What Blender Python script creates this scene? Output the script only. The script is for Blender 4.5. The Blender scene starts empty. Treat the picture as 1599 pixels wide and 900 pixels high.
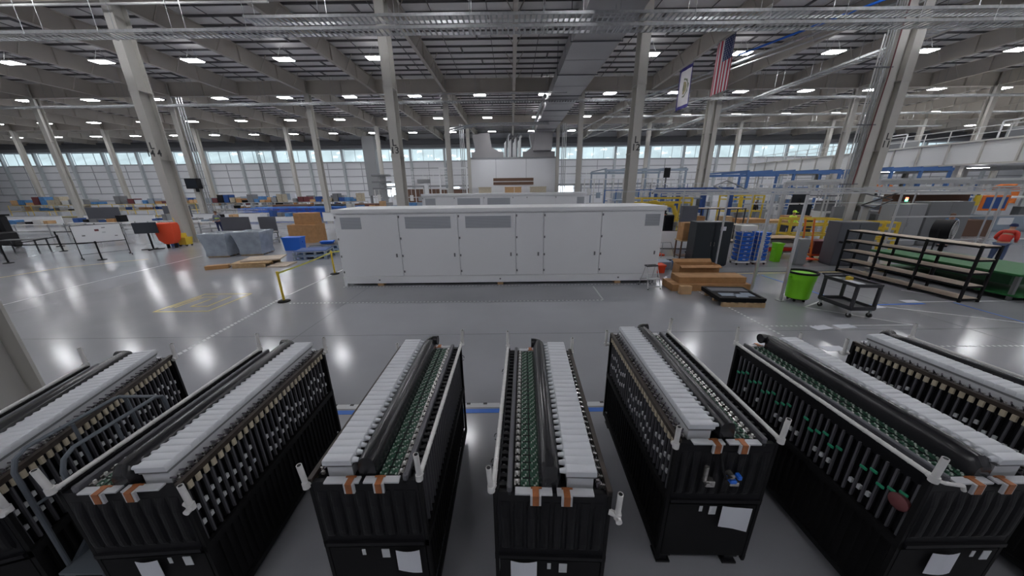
import bpy, math, random
from mathutils import Matrix, Vector
random.seed(7)
SC = bpy.context.scene
COL = SC.collection

# ---------------------------------------------------------------- camera
def look(pitch, yaw, roll):
    cp, sp = math.cos(pitch), math.sin(pitch)
    F = Vector((math.sin(yaw) * cp, math.cos(yaw) * cp, -sp))
    R0 = Vector((math.cos(yaw), -math.sin(yaw), 0)); U0 = R0.cross(F)
    R = R0 * math.cos(roll) + U0 * math.sin(roll); U = R.cross(F)
    return Matrix(((R.x, U.x, -F.x, 0), (R.y, U.y, -F.y, 0), (R.z, U.z, -F.z, 0), (0, 0, 0, 1)))
cam = bpy.data.cameras.new('camera'); camo = bpy.data.objects.new('camera', cam); COL.objects.link(camo)
cam.sensor_width = 36; cam.lens = 490 / 1599 * 36; cam.clip_start = .05; cam.clip_end = 900
camo.matrix_world = Matrix.Translation((0, 0, 3.2)) @ look(.3064, -.0024, -.0123)
SC.camera = camo

# ---------------------------------------------------------------- sky, exposure
LAMP = 36.0          # strength of the high-bay diffusers
LAMP_NEAR = 28.0
w = bpy.data.worlds.new('sky'); SC.world = w; w.use_nodes = True
bg = w.node_tree.nodes['Background']; bg.inputs[0].default_value = (.86, .93, 1.0, 1); bg.inputs[1].default_value = .85
SC.view_settings.view_transform = 'Standard'; SC.view_settings.look = 'None'
SC.view_settings.gamma = 1; SC.view_settings.use_curve_mapping = False
SC.view_settings.exposure = 0.80
SC.cycles.max_bounces = 6; SC.cycles.diffuse_bounces = 4; SC.cycles.glossy_bounces = 3
SC.cycles.transparent_max_bounces = 8; SC.cycles.sample_clamp_indirect = 6
SC.cycles.caustics_reflective = False; SC.cycles.caustics_refractive = False

# ---------------------------------------------------------------- materials
def mat(name, col, rough=.6, metal=0, var=0, scale=4, emit=0, alpha=1, bump=0, spec=.5, coat=0):
    m = bpy.data.materials.new(name); m.use_nodes = True
    nt = m.node_tree; b = nt.nodes['Principled BSDF']
    b.inputs['Base Color'].default_value = (*col, 1); b.inputs['Roughness'].default_value = rough
    b.inputs['Metallic'].default_value = metal; b.inputs['Specular IOR Level'].default_value = spec
    b.inputs['Alpha'].default_value = alpha; b.inputs['Coat Weight'].default_value = coat
    if emit:
        b.inputs['Emission Color'].default_value = (*col, 1); b.inputs['Emission Strength'].default_value = emit
    if var or bump:
        tc = nt.nodes.new('ShaderNodeTexCoord'); n = nt.nodes.new('ShaderNodeTexNoise')
        n.inputs['Scale'].default_value = scale; n.inputs['Detail'].default_value = 4
        nt.links.new(tc.outputs['Object'], n.inputs['Vector'])
        if var:
            r = nt.nodes.new('ShaderNodeValToRGB'); r.color_ramp.elements[0].position = .3; r.color_ramp.elements[1].position = .7
            r.color_ramp.elements[0].color = (*[max(0, c * (1 - var)) for c in col], 1)
            r.color_ramp.elements[1].color = (*[min(1, c * (1 + var)) for c in col], 1)
            nt.links.new(n.outputs['Fac'], r.inputs['Fac']); nt.links.new(r.outputs['Color'], b.inputs['Base Color'])
        if bump:
            bm_ = nt.nodes.new('ShaderNodeBump'); bm_.inputs['Strength'].default_value = bump; bm_.inputs['Distance'].default_value = .01
            nt.links.new(n.outputs['Fac'], bm_.inputs['Height']); nt.links.new(bm_.outputs['Normal'], b.inputs['Normal'])
    return m
M = {}
def defm(k, *a, **kw): M[k] = mat(k, *a, **kw)
defm('floor', (.33, .335, .36), .15, var=.10, scale=.35, spec=.36)
defm('deck', (.78, .76, .75), .55)
defm('beam', (.54, .50, .45), .6, var=.05, scale=.6)
defm('purlin', (.15, .145, .15), .6)
defm('column', (.52, .505, .47), .5, var=.04, scale=.8)
defm('wallpanel', (.80, .81, .84), .6)
defm('girt', (.40, .41, .44), .6)
defm('pilaster', (.52, .56, .58), .5)
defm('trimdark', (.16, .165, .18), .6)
defm('galv', (.46, .47, .48), .35, .75, var=.15, scale=6)
defm('duct', (.42, .41, .42), .45, .35, var=.05, scale=.5)
defm('steelgrey', (.33, .34, .35), .45, .3)
defm('white', (.85, .86, .88), .38)
defm('offwhite', (.70, .70, .69), .5)
defm('ventgrey', (.47, .49, .52), .6)
defm('plasticwhite', (.64, .66, .70), .33)
defm('plasticgrey', (.60, .61, .64), .4)  # off-white grey plastic of troughs and brackets
defm('pvc', (.74, .73, .72), .35, var=.05, scale=20)
defm('black', (.007, .007, .009), .5, spec=.3)
defm('blackgloss', (.016, .016, .019), .22)
defm('blackmatte', (.008, .008, .009), .7, spec=.25)
defm('brownblack', (.045, .034, .027), .45, var=.3, scale=12)
defm('ribgrey', (.11, .11, .125), .4)
defm('tan', (.50, .44, .33), .5, var=.2, scale=8)
defm('tagwhite', (.62, .64, .66), .5)
defm('silver', (.62, .60, .58), .25, .85, var=.3, scale=40)
defm('pcb', (.03, .10, .06), .4, var=.4, scale=60)
defm('chip', (.45, .50, .46), .4)
defm('wire', (.10, .085, .11), .45, var=.7, scale=30)
defm('copper', (.42, .15, .055), .4, .3, var=.15, scale=20)
defm('greenclip', (.02, .30, .16), .5)
defm('paper', (.72, .74, .80), .7)
defm('blue', (.02, .16, .72), .45)
defm('bluedark', (.03, .09, .30), .5)
defm('bluesteel', (.07, .16, .38), .45)
defm('bluepad', (.09, .24, .50), .6, var=.2, scale=6)
defm('bluegrey', (.30, .36, .44), .6)
defm('railgrey', (.13, .15, .175), .45, .2)
defm('yellow', (.72, .52, .05), .45)
defm('yellowbelt', (.78, .74, .16), .5)
defm('orange', (.80, .20, .03), .5)
defm('red', (.60, .035, .02), .5)
defm('redorange', (.78, .075, .02), .5)
defm('maroon', (.16, .045, .05), .6)
defm('green', (.24, .72, .02), .4)
defm('greentop', (.02, .15, .04), .6)
defm('greenside', (.012, .07, .025), .6)
defm('card', (.46, .25, .11), .8, var=.12, scale=5)
defm('cardlight', (.60, .38, .20), .8, var=.1, scale=5)
defm('wood', (.52, .36, .20), .7, var=.15, scale=7)
defm('shelfwood', (.55, .46, .37), .65, var=.12, scale=4)
defm('brown', (.16, .09, .06), .7)
defm('darkgrey', (.035, .036, .042), .5)
defm('midgrey', (.20, .205, .215), .55)
defm('panelgrey', (.115, .12, .14), .5)
defm('cabblack', (.014, .02, .026), .32)
defm('rubber', (.02, .02, .02), .7)
defm('alu', (.60, .61, .62), .35, .55)
defm('chrome', (.7, .7, .72), .18, .95)
defm('skin', (.45, .25, .17), .6)
defm('jeans', (.07, .10, .19), .8)
defm('shirtblue', (.10, .20, .38), .8)
defm('shirtgrey', (.22, .25, .30), .8)
defm('hivis', (.62, .85, .08), .7)
defm('navy', (.02, .03, .10), .7)
defm('film', (.40, .45, .52), .18, var=.15, scale=3, alpha=.72, bump=.6)
defm('tapewhite', (.62, .63, .65), .45)
defm('tapeyellow', (.62, .48, .12), .45)
defm('tapeblue', (.03, .16, .62), .45)
defm('tapeblack', (.05, .05, .05), .5)
defm('joint', (.10, .10, .11), .6)
defm('flagred', (.42, .02, .05), .8)
defm('flagwhite', (.62, .60, .62), .8)
defm('flagblue', (.02, .035, .12), .8)
defm('flagviolet', (.05, .04, .22), .8)
defm('gold', (.28, .24, .14), .7)
defm('leafgreen', (.16, .18, .13), .8)
defm('lampbody', (.55, .55, .55), .5)
defm('lamp', (.965, .97, 1.0), .5, emit=LAMP)
defm('lampnear', (.965, .97, 1.0), .5, emit=LAMP_NEAR)
defm('lampup', (.965, .97, 1.0), .5, emit=7)
defm('redlamp', (1, .1, .05), .5, emit=5)
defm('greenlamp', (.1, 1, .4), .5, emit=5)
defm('doorglow', (.85, .93, 1), .5, emit=1.6)  # emission in place of daylight at the far openings
defm('screen', (.03, .035, .045), .2)
defm('hillhaze', (.70, .76, .75), .9, var=.18, scale=.12)  # pale tone carries the outdoor haze in the colour itself
defm('tree', (.16, .22, .15), .9, var=.4, scale=.6)
defm('housewall', (.85, .86, .88), .7)
def glass(name, tint, mixf):
    m = bpy.data.materials.new(name); m.use_nodes = True; nt = m.node_tree
    for n in list(nt.nodes): nt.nodes.remove(n)
    o = nt.nodes.new('ShaderNodeOutputMaterial'); t = nt.nodes.new('ShaderNodeBsdfTransparent'); g = nt.nodes.new('ShaderNodeBsdfGlossy')
    t.inputs[0].default_value = (*tint, 1); g.inputs['Roughness'].default_value = .06; x = nt.nodes.new('ShaderNodeMixShader')
    x.inputs[0].default_value = mixf
    nt.links.new(t.outputs[0], x.inputs[1]); nt.links.new(g.outputs[0], x.inputs[2]); nt.links.new(x.outputs[0], o.inputs[0]); M[name] = m
glass('glass', (.93, .97, .98), .10)
glass('acrylic', (.92, .95, .97), .12)
# corrugated louvre pattern for the enclosure vents
def louvre(name, c0, c1, sc):
    m = mat(name, c0, .55); nt = m.node_tree; b = nt.nodes['Principled BSDF']
    tc = nt.nodes.new('ShaderNodeTexCoord'); wv = nt.nodes.new('ShaderNodeTexWave'); wv.bands_direction = 'Z'; wv.inputs['Scale'].default_value = sc
    r = nt.nodes.new('ShaderNodeValToRGB'); r.color_ramp.elements[0].color = (*c0, 1); r.color_ramp.elements[1].color = (*c1, 1)
    nt.links.new(tc.outputs['Object'], wv.inputs['Vector']); nt.links.new(wv.outputs['Fac'], r.inputs['Fac']); nt.links.new(r.outputs['Color'], b.inputs['Base Color'])
    M[name] = m
louvre('louvre', (.30, .32, .35), (.50, .52, .56), 12)

# ---------------------------------------------------------------- mesh building
class MB:
    def __init__(s): s.v = []; s.f = []; s.m = []; s.X = None; s.mi = 0
    def add(s, vs, fs):
        n = len(s.v)
        if s.X is not None: vs = [tuple(s.X @ Vector(p)) for p in vs]
        s.v += vs; s.f += [tuple(i + n for i in f) for f in fs]; s.m += [s.mi] * len(fs)
        return s
    def box(s, x0, y0, z0, x1, y1, z1):
        return s.add([(x0, y0, z0), (x1, y0, z0), (x1, y1, z0), (x0, y1, z0), (x0, y0, z1), (x1, y0, z1), (x1, y1, z1), (x0, y1, z1)],
                     [(3, 2, 1, 0), (4, 5, 6, 7), (0, 1, 5, 4), (1, 2, 6, 5), (2, 3, 7, 6), (3, 0, 4, 7)])
    def c(s, x, y, z, sx, sy, sz):   # box from the centre of its base
        return s.box(x - sx / 2, y - sy / 2, z, x + sx / 2, y + sy / 2, z + sz)
    def bev(s, x0, y0, z0, x1, y1, z1, b):   # box with chamfered edges: top and verticals
        xs = [(x0 + b, y0), (x1 - b, y0), (x1, y0 + b), (x1, y1 - b), (x1 - b, y1), (x0 + b, y1), (x0, y1 - b), (x0, y0 + b)]
        xi = [(x0 + b, y0 + b), (x1 - b, y0 + b), (x1 - b, y0 + b), (x1 - b, y1 - b), (x1 - b, y1 - b), (x0 + b, y1 - b), (x0 + b, y1 - b), (x0 + b, y0 + b)]
        v = [(x, y, z0) for x, y in xs] + [(x, y, z1 - b) for x, y in xs] + [(x, y, z1) for x, y in xi]
        f = [tuple(range(7, -1, -1)), tuple(range(16, 24))]
        for k in (0, 8):
            for i in range(8): j = (i + 1) % 8; f.append((k + i, k + j, k + 8 + j, k + 8 + i))
        return s.add(v, f)
    def beam(s, p0, p1, w_, h_=None, up=(0, 0, 1)):   # rectangular bar between two points
        h_ = h_ or w_; a = Vector(p0); b = Vector(p1); d = (b - a).normalized(); u = Vector(up)
        if abs(d.dot(u)) > .95: u = Vector((0, 1, 0))
        r = d.cross(u).normalized(); u = r.cross(d)
        v = [tuple(p + r * (i * w_ / 2) + u * (j * h_ / 2)) for p in (a, b) for i, j in ((-1, -1), (1, -1), (1, 1), (-1, 1))]
        return s.add(v, [(0, 1, 2, 3), (7, 6, 5, 4), (0, 4, 5, 1), (1, 5, 6, 2), (2, 6, 7, 3), (3, 7, 4, 0)])
    def cyl(s, p0, p1, r, n=10, r2=None, cap=True):
        r2 = r if r2 is None else r2
        a = Vector(p0); b = Vector(p1); d = (b - a).normalized(); u = Vector((0, 0, 1)) if abs(d.z) < .9 else Vector((1, 0, 0))
        e1 = d.cross(u).normalized(); e2 = d.cross(e1); v = []
        for p, q in ((a, r), (b, r2)):
            v += [tuple(p + (e1 * math.cos(t) + e2 * math.sin(t)) * q) for t in [2 * math.pi * i / n for i in range(n)]]
        f = [(i, (i + 1) % n, n + (i + 1) % n, n + i) for i in range(n)]
        if cap: f += [tuple(range(n - 1, -1, -1)), tuple(range(n, 2 * n))]
        return s.add(v, f)
    def tube(s, pts, r, n=8, cap=True):
        P = [Vector(p) for p in pts]; rs = r if isinstance(r, (list, tuple)) else [r] * len(P); v = []; f = []; prev = None
        for i, p in enumerate(P):
            d = (P[min(i + 1, len(P) - 1)] - P[max(i - 1, 0)]).normalized()
            if prev is None:
                u = Vector((0, 0, 1)) if abs(d.z) < .9 else Vector((1, 0, 0)); e1 = d.cross(u).normalized()
            else:
                e1 = (prev - d * prev.dot(d)).normalized()
            prev = e1; e2 = d.cross(e1)
            v += [tuple(p + (e1 * math.cos(t) + e2 * math.sin(t)) * rs[i]) for t in [2 * math.pi * k / n for k in range(n)]]
        for i in range(len(P) - 1):
            for k in range(n): f.append((i * n + k, i * n + (k + 1) % n, (i + 1) * n + (k + 1) % n, (i + 1) * n + k))
        if cap: f += [tuple(range(n - 1, -1, -1)), tuple(range((len(P) - 1) * n, len(P) * n))]
        return s.add(v, f)
    def loft(s, secs, cap=True):   # list of rings, each a list of points
        n = len(secs[0]); v = [tuple(p) for r in secs for p in r]; f = []
        for i in range(len(secs) - 1):
            for k in range(n): f.append((i * n + k, i * n + (k + 1) % n, (i + 1) * n + (k + 1) % n, (i + 1) * n + k))
        if cap: f += [tuple(range(n - 1, -1, -1)), tuple(range((len(secs) - 1) * n, len(secs) * n))]
        return s.add(v, f)
    def lathe(s, prof, n=20, c=(0, 0, 0)):   # prof: (r, z) from the bottom up
        return s.loft([[(c[0] + r * math.cos(2 * math.pi * k / n), c[1] + r * math.sin(2 * math.pi * k / n), c[2] + z) for k in range(n)] for r, z in prof])
    def prism(s, poly, z0, z1):
        return s.loft([[(x, y, z0) for x, y in poly], [(x, y, z1) for x, y in poly]])
    def build(s, name, mats, parent=None, smooth=False, bevel=0):
        me = bpy.data.meshes.new(name); me.from_pydata(s.v, [], s.f)
        for k in (mats if isinstance(mats, (list, tuple)) else [mats]): me.materials.append(M[k])
        me.polygons.foreach_set('material_index', s.m)
        if smooth: me.shade_smooth(); 
        me.update(); o = bpy.data.objects.new(name, me); COL.objects.link(o)
        if smooth:
            try: me.set_sharp_from_angle(angle=math.radians(40))
            except Exception: pass
        if parent: o.parent = parent
        if bevel:
            b = o.modifiers.new('bevel', 'BEVEL'); b.width = bevel; b.segments = 2; b.limit_method = 'ANGLE'
        return o
def tag(o, label=None, cat=None, group=None, kind=None):
    if label: o['label'] = label
    if cat: o['category'] = cat
    if group: o['group'] = group
    if kind: o['kind'] = kind
    return o
def thing(name, label, cat, loc=(0, 0, 0), rz=0, group=None):
    o = bpy.data.objects.new(name, None); COL.objects.link(o); o.location = loc; o.rotation_euler = (0, 0, rz); o.empty_display_size = .1
    return tag(o, label, cat, group)
def place(o, loc, rz=0): o.location = loc; o.rotation_euler = (0, 0, rz); return o
def copy_tree(o, parent=None):
    c = o.copy(); COL.objects.link(c)
    if parent: c.parent = parent
    for ch in list(o.children): copy_tree(ch, c)
    return c
def again(src, loc, rz=0, label=None, group=None):
    c = copy_tree(src); place(c, loc, rz)
    if label: c['label'] = label
    if group: c['group'] = group
    return c
def struct(name, mb, m, label, cat='structure', **k): return tag(mb.build(name, m, **k), label, cat, kind='structure')
R = math.radians

# ================================================================= THE BUILDING
XL, XR, YB, YF = -125.0, 112.0, 73.0, -14.0
BAY = 14.64; CX0 = -6.95                       # column lines
ROWS = (20.65, 38.1, 55.9)
struct('floor', MB().box(XL, YF, -.2, XR, YB + .3, 0), 'floor', 'polished grey concrete factory floor', 'floor')
dk = MB()
dk.box(XL, YF, 14.45, XR, YB + .3, 14.7)
struct('ceiling', dk, 'deck', 'grey metal roof deck over the factory hall', 'ceiling')
# wall with the window band
wb = MB().box(XL, YB, 0, XR, YB + .3, 9.1).box(XL, YB, 11.6, XR, YB + .3, 14.45)
struct('wall_back', wb, 'wallpanel', 'white panelled far wall below a long band of windows', 'wall')
gt = MB()
for z in (1.6, 3.1, 4.6, 6.1, 7.6): gt.box(XL, YB - .1, z, XR, YB, z + .16)
gt.box(XL, YB - .14, 8.95, XR, YB, 9.12)
struct('trim_1', gt, 'girt', 'grey horizontal rails across the white far wall', 'trim')
gv = MB()
x = CX0 - 16 * 7.32 + 3.66
while x < XR: gv.box(x - .05, YB - .08, 3.0, x + .05, YB, 8.95); x += 7.32
struct('trim_2', gv, 'girt', 'thin vertical seams between the far wall panels', 'trim')
struct('trim_3', MB().box(XL, YB - 1.2, 11.6, XR, YB, 12.3).box(XL, YB - .7, 12.4, XR, YB, 13.4), 'trimdark', 'dark bulkhead above the window band', 'trim')
struct('wall_front', MB().box(XL, YF - .3, 0, XR, YF, 14.45), 'wallpanel', 'white wall behind the battery modules', 'wall')
struct('wall_left', MB().box(XL - .3, YF, 0, XL, YB, 14.45), 'wallpanel', 'white end wall beyond the last bay', 'wall')
struct('wall_right', MB().box(XR, YF, 0, XR + .3, YB, 14.45), 'wallpanel', 'pale end wall behind the mezzanine', 'wall')
for k in range(-16, 16):
    x = CX0 + k * 7.32
    if x < XL + 1 or x > XR - 1: continue
    struct('trim_%d' % (k + 25), MB().box(x - .22, YB - .5, 0, x + .22, YB - .01, 13.4), 'pilaster', 'pale blue-grey wall post between two windows of the far wall', 'wall post')
    if x + 7 < XR:
        wn = struct('window_%d' % (k + 20), MB().box(x + .3, YB + .05, 9.12, x + 7.0, YB + .17, 9.2).box(x + .3, YB + .05, 11.5, x + 7.0, YB + .17, 11.6)
                    .box(x + 2.6, YB + .05, 9.2, x + 2.66, YB + .15, 11.5).box(x + 4.9, YB + .05, 9.2, x + 4.96, YB + .15, 11.5).box(x + .3, YB + .05, 9.2, x + .36, YB + .17, 11.5).box(x + 6.94, YB + .05, 9.2, x + 7, YB + .17, 11.5),
                    'pilaster', 'clerestory window of the far wall', 'window')
        g = MB().box(x + .36, YB + .1, 9.2, x + 6.94, YB + .11, 11.5).build('pane', 'glass', wn)
# outside: a hillside, bright haze put into its pale colour, with trees and houses seen through the windows
hl = MB(); nx = 60; ny = 8; hv = []
for j in range(ny):
    for i in range(nx):
        xx = -230 + i * 7.5; t = j / (ny - 1)
        hv.append((xx, 100 + t * 60, -2 + t * 44 + 3 * math.sin(xx * .05) + 1.5 * math.sin(xx * .17 + j)))
hf = [(j * nx + i, j * nx + i + 1, (j + 1) * nx + i + 1, (j + 1) * nx + i) for j in range(ny - 1) for i in range(nx - 1)]
struct('hill', hl.add(hv, hf), 'hillhaze', 'wooded hillside with haze in its pale colour outside the far windows', 'hill')
# ---- steel columns
def column_mb(h=14.2):
    b = MB()
    b.box(-.25, -.27, .03, .25, -.235, h).box(-.25, .235, .03, .25, .27, h).box(-.016, -.235, .03, .016, .235, h)
    b.box(-.34, -.36, 0, .34, .36, .03)
    for z in (8.75, 5.1): b.box(-.27, -.285, z, .27, -.27, z + .1).box(-.27, .27, z, .27, .285, z + .1).box(-.26, -.26, z + .02, .26, .26, z + .05)
    return b
col0 = None
cl = {(0, -1): 'light grey steel column lettered L 14, a yellow mop bucket at its foot', (0, 0): 'light grey steel column lettered L 13 behind the white enclosure',
      (0, 1): 'light grey steel column lettered L 12 behind the white enclosure', (0, 2): 'light grey steel column lettered L 11 beside the aluminium cage'}
for r, Y in enumerate(ROWS):
    for k in range(-8, 8):
        X = CX0 + k * BAY + (0, -.05, -.05)[r]
        if X < XL or X > XR: continue
        if r == 0 and (k < -2 or k > 2): continue
        if r == 0 and k == -1: X += .2
        if r == 0 and k == 1: X -= .25
        if col0 is None:
            c = col0 = struct('steel_column', column_mb(), 'column', 'x', 'column')
        else:
            c = col0.copy(); COL.objects.link(c)
        c.location = (X, Y, 0)
        if (r, k) in cl: c['label'] = cl[(r, k)]
        else:
            c['label'] = ('light grey steel column of the nearest row' if r == 0 else 'light grey steel column of the second row from the camera' if r == 1 else 'light grey steel column of the row close to the window wall')
            c['group'] = 'columns of row %d' % (r + 1)
for xx, yy, lb in ((21.43, 20.65, 'light grey steel column twinned with column L 11 on its left'), (21.45, 38.05, 'light grey steel column twinned with the second-row one behind the flags')):
    c = col0.copy(); COL.objects.link(c); c.location = (xx, yy, 0); c['label'] = lb
    if 'group' in c: del c['group']
for o in list(COL.objects):
    if o.name.startswith('steel_column') and abs(o.location.y - 20.65) < .1 and o.location.x < 10: o.scale.y = 1.5; o.location.y += .14
c = col0.copy(); COL.objects.link(c); c.scale.y = 1; c.location = (-7.12, 3.70, 0); c['label'] = 'light beige steel column standing by the battery module cut by the picture edge'
if 'group' in c: del c['group']
def text(s, loc, size, m, parent=None, rot=(R(90), 0, 0), name='lettering', ext=.004, al='CENTER'):
    cu = bpy.data.curves.new(name, 'FONT'); cu.body = s; cu.size = size; cu.extrude = ext; cu.align_x = al; cu.space_line = .8; cu.offset = .008
    cu.materials.append(M[m]); o = bpy.data.objects.new(name, cu); COL.objects.link(o); o.location = loc; o.rotation_euler = rot
    if parent: o.parent = parent
    return o
for X, s in ((-21.39, 'L\n14 4'), (-6.95, 'L\n13'), (7.44, 'L\n12'), (22.33, 'L\n11')):
    for o in [o for o in COL.objects if o.name.startswith('steel_column') and abs(o.location.x - X) < .1 and abs(o.location.y - 20.7) < .2]:
        text(s, (0, -.276, 5.72), .52, 'tapeblack', o)
# ---- girders across, rafters along, purlins, bridging rods
gm = MB()
def girder(Y, z0=12.98, z1=14.3):
    b = MB().box(XL, -.17, z0, XR, .17, z0 + .035).box(XL, -.17, z1 - .035, XR, .17, z1).box(XL, -.012, z0, XR, .012, z1)
    x = CX0 - 16 * 7.32
    while x < XR:
        for d in (0, 3.66): b.box(x + d - .012, -.16, z0, x + d + .012, .16, z1)
        x += 7.32
    o = struct('roof_beam', b, 'beam', 'x', 'roof beam'); o.location = (0, Y, 0); return o
for Y, s in ((20.65, 'deep beige roof girder over the nearest column row'), (38.1, 'deep beige roof girder over the second column row'), (55.9, 'deep beige roof girder over the row by the booth')):
    girder(Y)['label'] = s
def rafter_mb():
    b = MB(); ys = [YF, 2.9] + list(ROWS) + [YB]
    for a, c in zip(ys[:-1], ys[1:]):
        a += .2; c -= .2
        b.box(-.14, a, 13.05, .14, c, 13.08).box(-.012, a, 13.05, .012, c, 14.3).box(-.14, a, 14.27, .14, c, 14.3)
        n = max(1, int((c - a) / 4))
        for i in range(1, n): y = a + (c - a) * i / n; b.box(-.13, y - .01, 13.05, .13, y + .01, 14.3)
        # knee braces up to the purlins
        for i in range(n):
            y = a + (c - a) * (i + .5) / n
            b.beam((.05, y, 13.1), (.75, y, 14.3), .05).beam((-.05, y, 13.1), (-.75, y, 14.3), .05)
    return b
raf = struct('roof_rafter', rafter_mb(), 'beam', 'beige roof rafter running toward the window wall', 'rafter')
raf['group'] = 'rafters under the roof deck'
n = 0
for k in range(-16, 16):
    x = CX0 + k * 7.32
    if x > XR - 1: continue
    o = raf if n == 0 else raf.copy()
    if n: COL.objects.link(o)
    o.location = (x, 0, 0); n += 1
pur = struct('purlin', MB().box(XL, -.035, 14.33, XR, .035, 14.45).box(XL, -.035, 14.33, XR, .08, 14.345), 'purlin', 'dark roof purlin across the hall under the deck', 'purlin')
pur['group'] = 'dark purlins under the roof deck'
y = 4.5; n = 0
while y < YB - .6:
    if all(abs(y - r) > .3 for r in ROWS):
        o = pur if n == 0 else pur.copy()
        if n: COL.objects.link(o)
        o.location = (0, y, 0); n += 1
    y += 1.3
rod = struct('bridging_rod', MB().box(-.022, YF, 14.285, .022, YB, 14.33), 'purlin', 'thin dark bridging rod under the purlins', 'roof rod')
rod['group'] = 'thin rods under the purlins'
n = 0
for k in range(-16, 16):
    for d in (1.83, 5.49):
        x = CX0 + k * 7.32 + d
        if x > XR: continue
        o = rod if n == 0 else rod.copy()
        if n: COL.objects.link(o)
        o.location = (x, 0, 0); n += 1
# short dark blocks between purlins (bridging pieces)
bl = struct('purlin_bridging', MB().box(-.06, -.62, 14.34, .06, .62, 14.45), 'purlin', 'short dark bridging piece between two purlins', 'roof brace')
bl['group'] = 'bridging pieces between purlins'
n = 0
for j in range(14, 40):
    y = 4.5 + 1.3 * j + .65
    if y > 55: break
    for k in range(-9, 9):
        if (j + k) % 2: continue
        for d in (2.9,):
            o = bl if n == 0 else bl.copy()
            if n: COL.objects.link(o)
            o.location = (CX0 + k * 7.32 + d + ((j % 4) // 2) * 1.5, y, 0); n += 1
# ---- high-bay lights
def lamp(strength_mat='lamp'):
    t = thing('ceiling_light', 'bright rectangular high-bay light under the roof', 'ceiling light')
    MB().bev(-.70, -.42, 0.02, .70, .42, .11, .02).build('housing', 'lampbody', t)
    MB().box(-.64, -.36, 0, .64, .36, .02).build('diffuser', strength_mat, t)
    MB().box(-.25, -.12, .11, .25, .12, .125).build('uplight', 'lampup', t)
    b = MB()
    for s in (-.5, .5): b.cyl((s, 0, .1), (s * .2, 0, .92), .012, 5)
    b.build('bracket', 'lampbody', t)
    return t
L0 = lamp(); n = 0; LN = None
skip = {(29.5, -3.61), (29.5, 3.71)}
for Y, xa, xb, nm in ((29.5, -62, 62, 'nearest visible row'), (40.2, -76, 80, 'second visible row'), (52.0, -98, 98, 'third row'), (63.8, -112, 105, 'row by the window wall'),
                      (17.8, -62, 62, 'row overhead'), (6.0, -48, 62, 'row overhead'), (-5.5, -40, 45, 'row overhead')):
    x = -10.78 - 7.32 * 16
    while x < xb:
        if x > xa and not (Y == 29.5 and abs(x) < 5) and not (Y == 6.0 and abs(x) < 9):
            if Y < 7:
                o = LN = lamp('lampnear') if LN is None else copy_tree(LN)
            else:
                o = L0 if n == 0 else copy_tree(L0); n += 1
            o.location = (x, Y, 13.28); o['group'] = 'high-bay lights, ' + nm
            q = math.floor((x - CX0) / BAY); inner = (x - CX0) / BAY - q > .5; cnt = ('first', 'second', 'third', 'fourth', 'fifth', 'sixth', 'seventh', 'eighth', 'ninth')
            side = 'right one' if inner else 'left one'
            if q == 0: pl = 'centre bay over the enclosure, ' + side
            else: pl = '%s bay %s of centre, %s' % (cnt[abs(q) - 1], 'left' if q < 0 else 'right', side)
            o['label'] = ('high-bay light, %s, %s' % (nm, pl)) if Y > 18 else 'high-bay light of the row overhead'
        x += 7.32

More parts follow.
